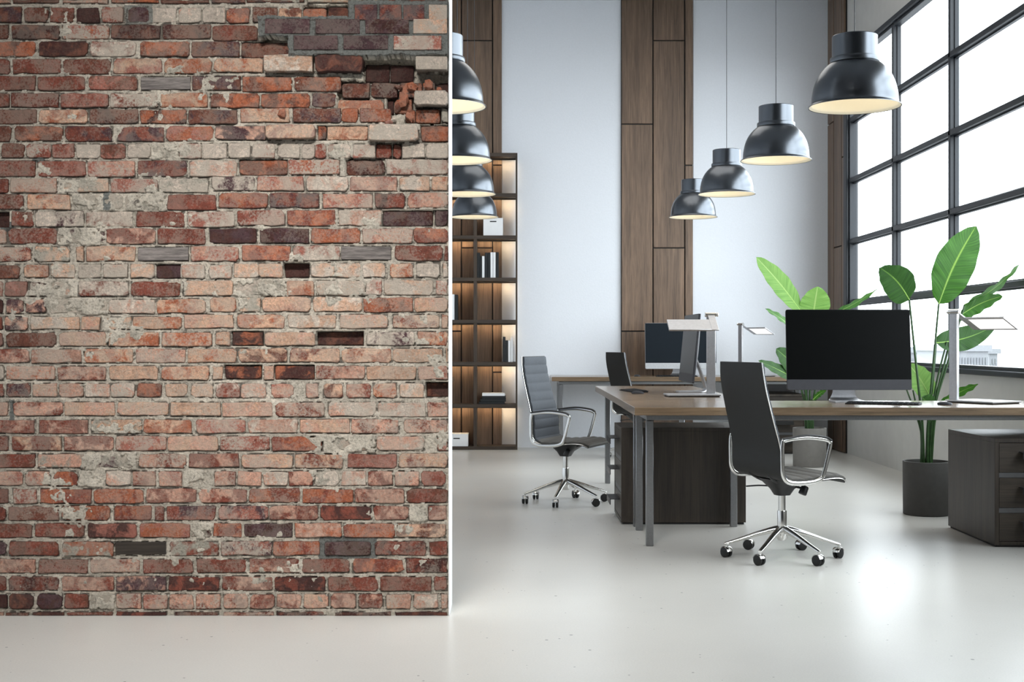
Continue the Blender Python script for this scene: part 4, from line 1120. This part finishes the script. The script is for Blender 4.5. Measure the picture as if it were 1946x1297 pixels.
leaf1((1786, 768), PY - .02, (1859, 731), PY + .0, .075, (0, 0, .01), .6, 'leaf', (.03, 0))
leaf1((1772, 790), PY - .04, (1752, 756), PY - .15, .13, (0, 0, .02), .3, 'leaf_dark', (.0, -.02))
for (a, b) in (((-.035, -.01), (1722, 738)), ((-.03, .01), (1735, 742))):
    s0 = O1 + Vector((a[0], a[1], .31)); stalk(pl, [s0, at(1750, 820, PY), at(b[0], b[1], PY)], O1, .008, .005)
for k_, (a, b, c_) in enumerate((((.012, .0), (1778, 760), (1806, 650)), ((.02, .01), (1776, 750), (1799, 650)))):
    s0 = O1 + Vector((a[0], a[1], .31)); stalk(pl, [s0, at(b[0], b[1], PY), at(c_[0], c_[1], PY)], O1, .008, .005)

PY2 = 11.55; O2 = Vector((2.612, PY2, 0))
pl2 = thing('potted_plant', 'big-leaved plant in a lighter grey pot, half behind the big monitor', 'plant', O2, 0, 'tall broad-leaved plants in round pots')
pot(pl2, 'pot_grey')
L2 = lambda *a, **k: leaf1(*a, root=pl2, O=O2, **k)
L2((1522, 592), PY2 - .1, (1437, 489), PY2 - .25, .19, (.0, 0, .02), .3, 'leaf_light', (-.02, 0), wprof=.85)
L2((1544, 606), PY2 - .05, (1554, 545), PY2 - .15, .27, (0, 0, .01), .1, 'leaf_light', (0, 0))
L2((1522, 642), PY2 - .05, (1454, 587), PY2 - .2, .10, (.01, 0, .02), .9, 'leaf', (-.01, .01))
L2((1524, 706), PY2 - .1, (1475, 663), PY2 - .2, .19, (0, 0, .0), .3, 'leaf_dark', (-.02, -.02))
L2((1520, 726), PY2 - .1, (1441, 686), PY2 - .3, .11, (0, 0, .01), .5, 'leaf_dark', (-.03, 0))
L2((1572, 601), PY2 + .05, (1667, 550), PY2 + .1, .10, (0, 0, -.02), .9, 'leaf', (.02, 0))
L2((1545, 760), PY2 - .05, (1570, 742), PY2 - .05, .05, (0, 0, .01), .3, 'leaf', (.01, .0))
L2((1600, 680), PY2 + .0, (1650, 640), PY2 + .05, .14, (0, 0, .01), .3, 'leaf', (.03, .01))

# thin baseboard strip
bm = B(); box(bm, LX, -.844, BACK - .006, BACK - .0005, 0, .05); box(bm, -.105, 1.124, BACK - .006, BACK - .0005, 0, .05); box(bm, 1.863, RX - .034, BACK - .006, BACK - .0005, 0, .05)
struct('baseboard_back', bm, 'plaster', 'thin white skirting at the foot of the back wall', 'baseboard')
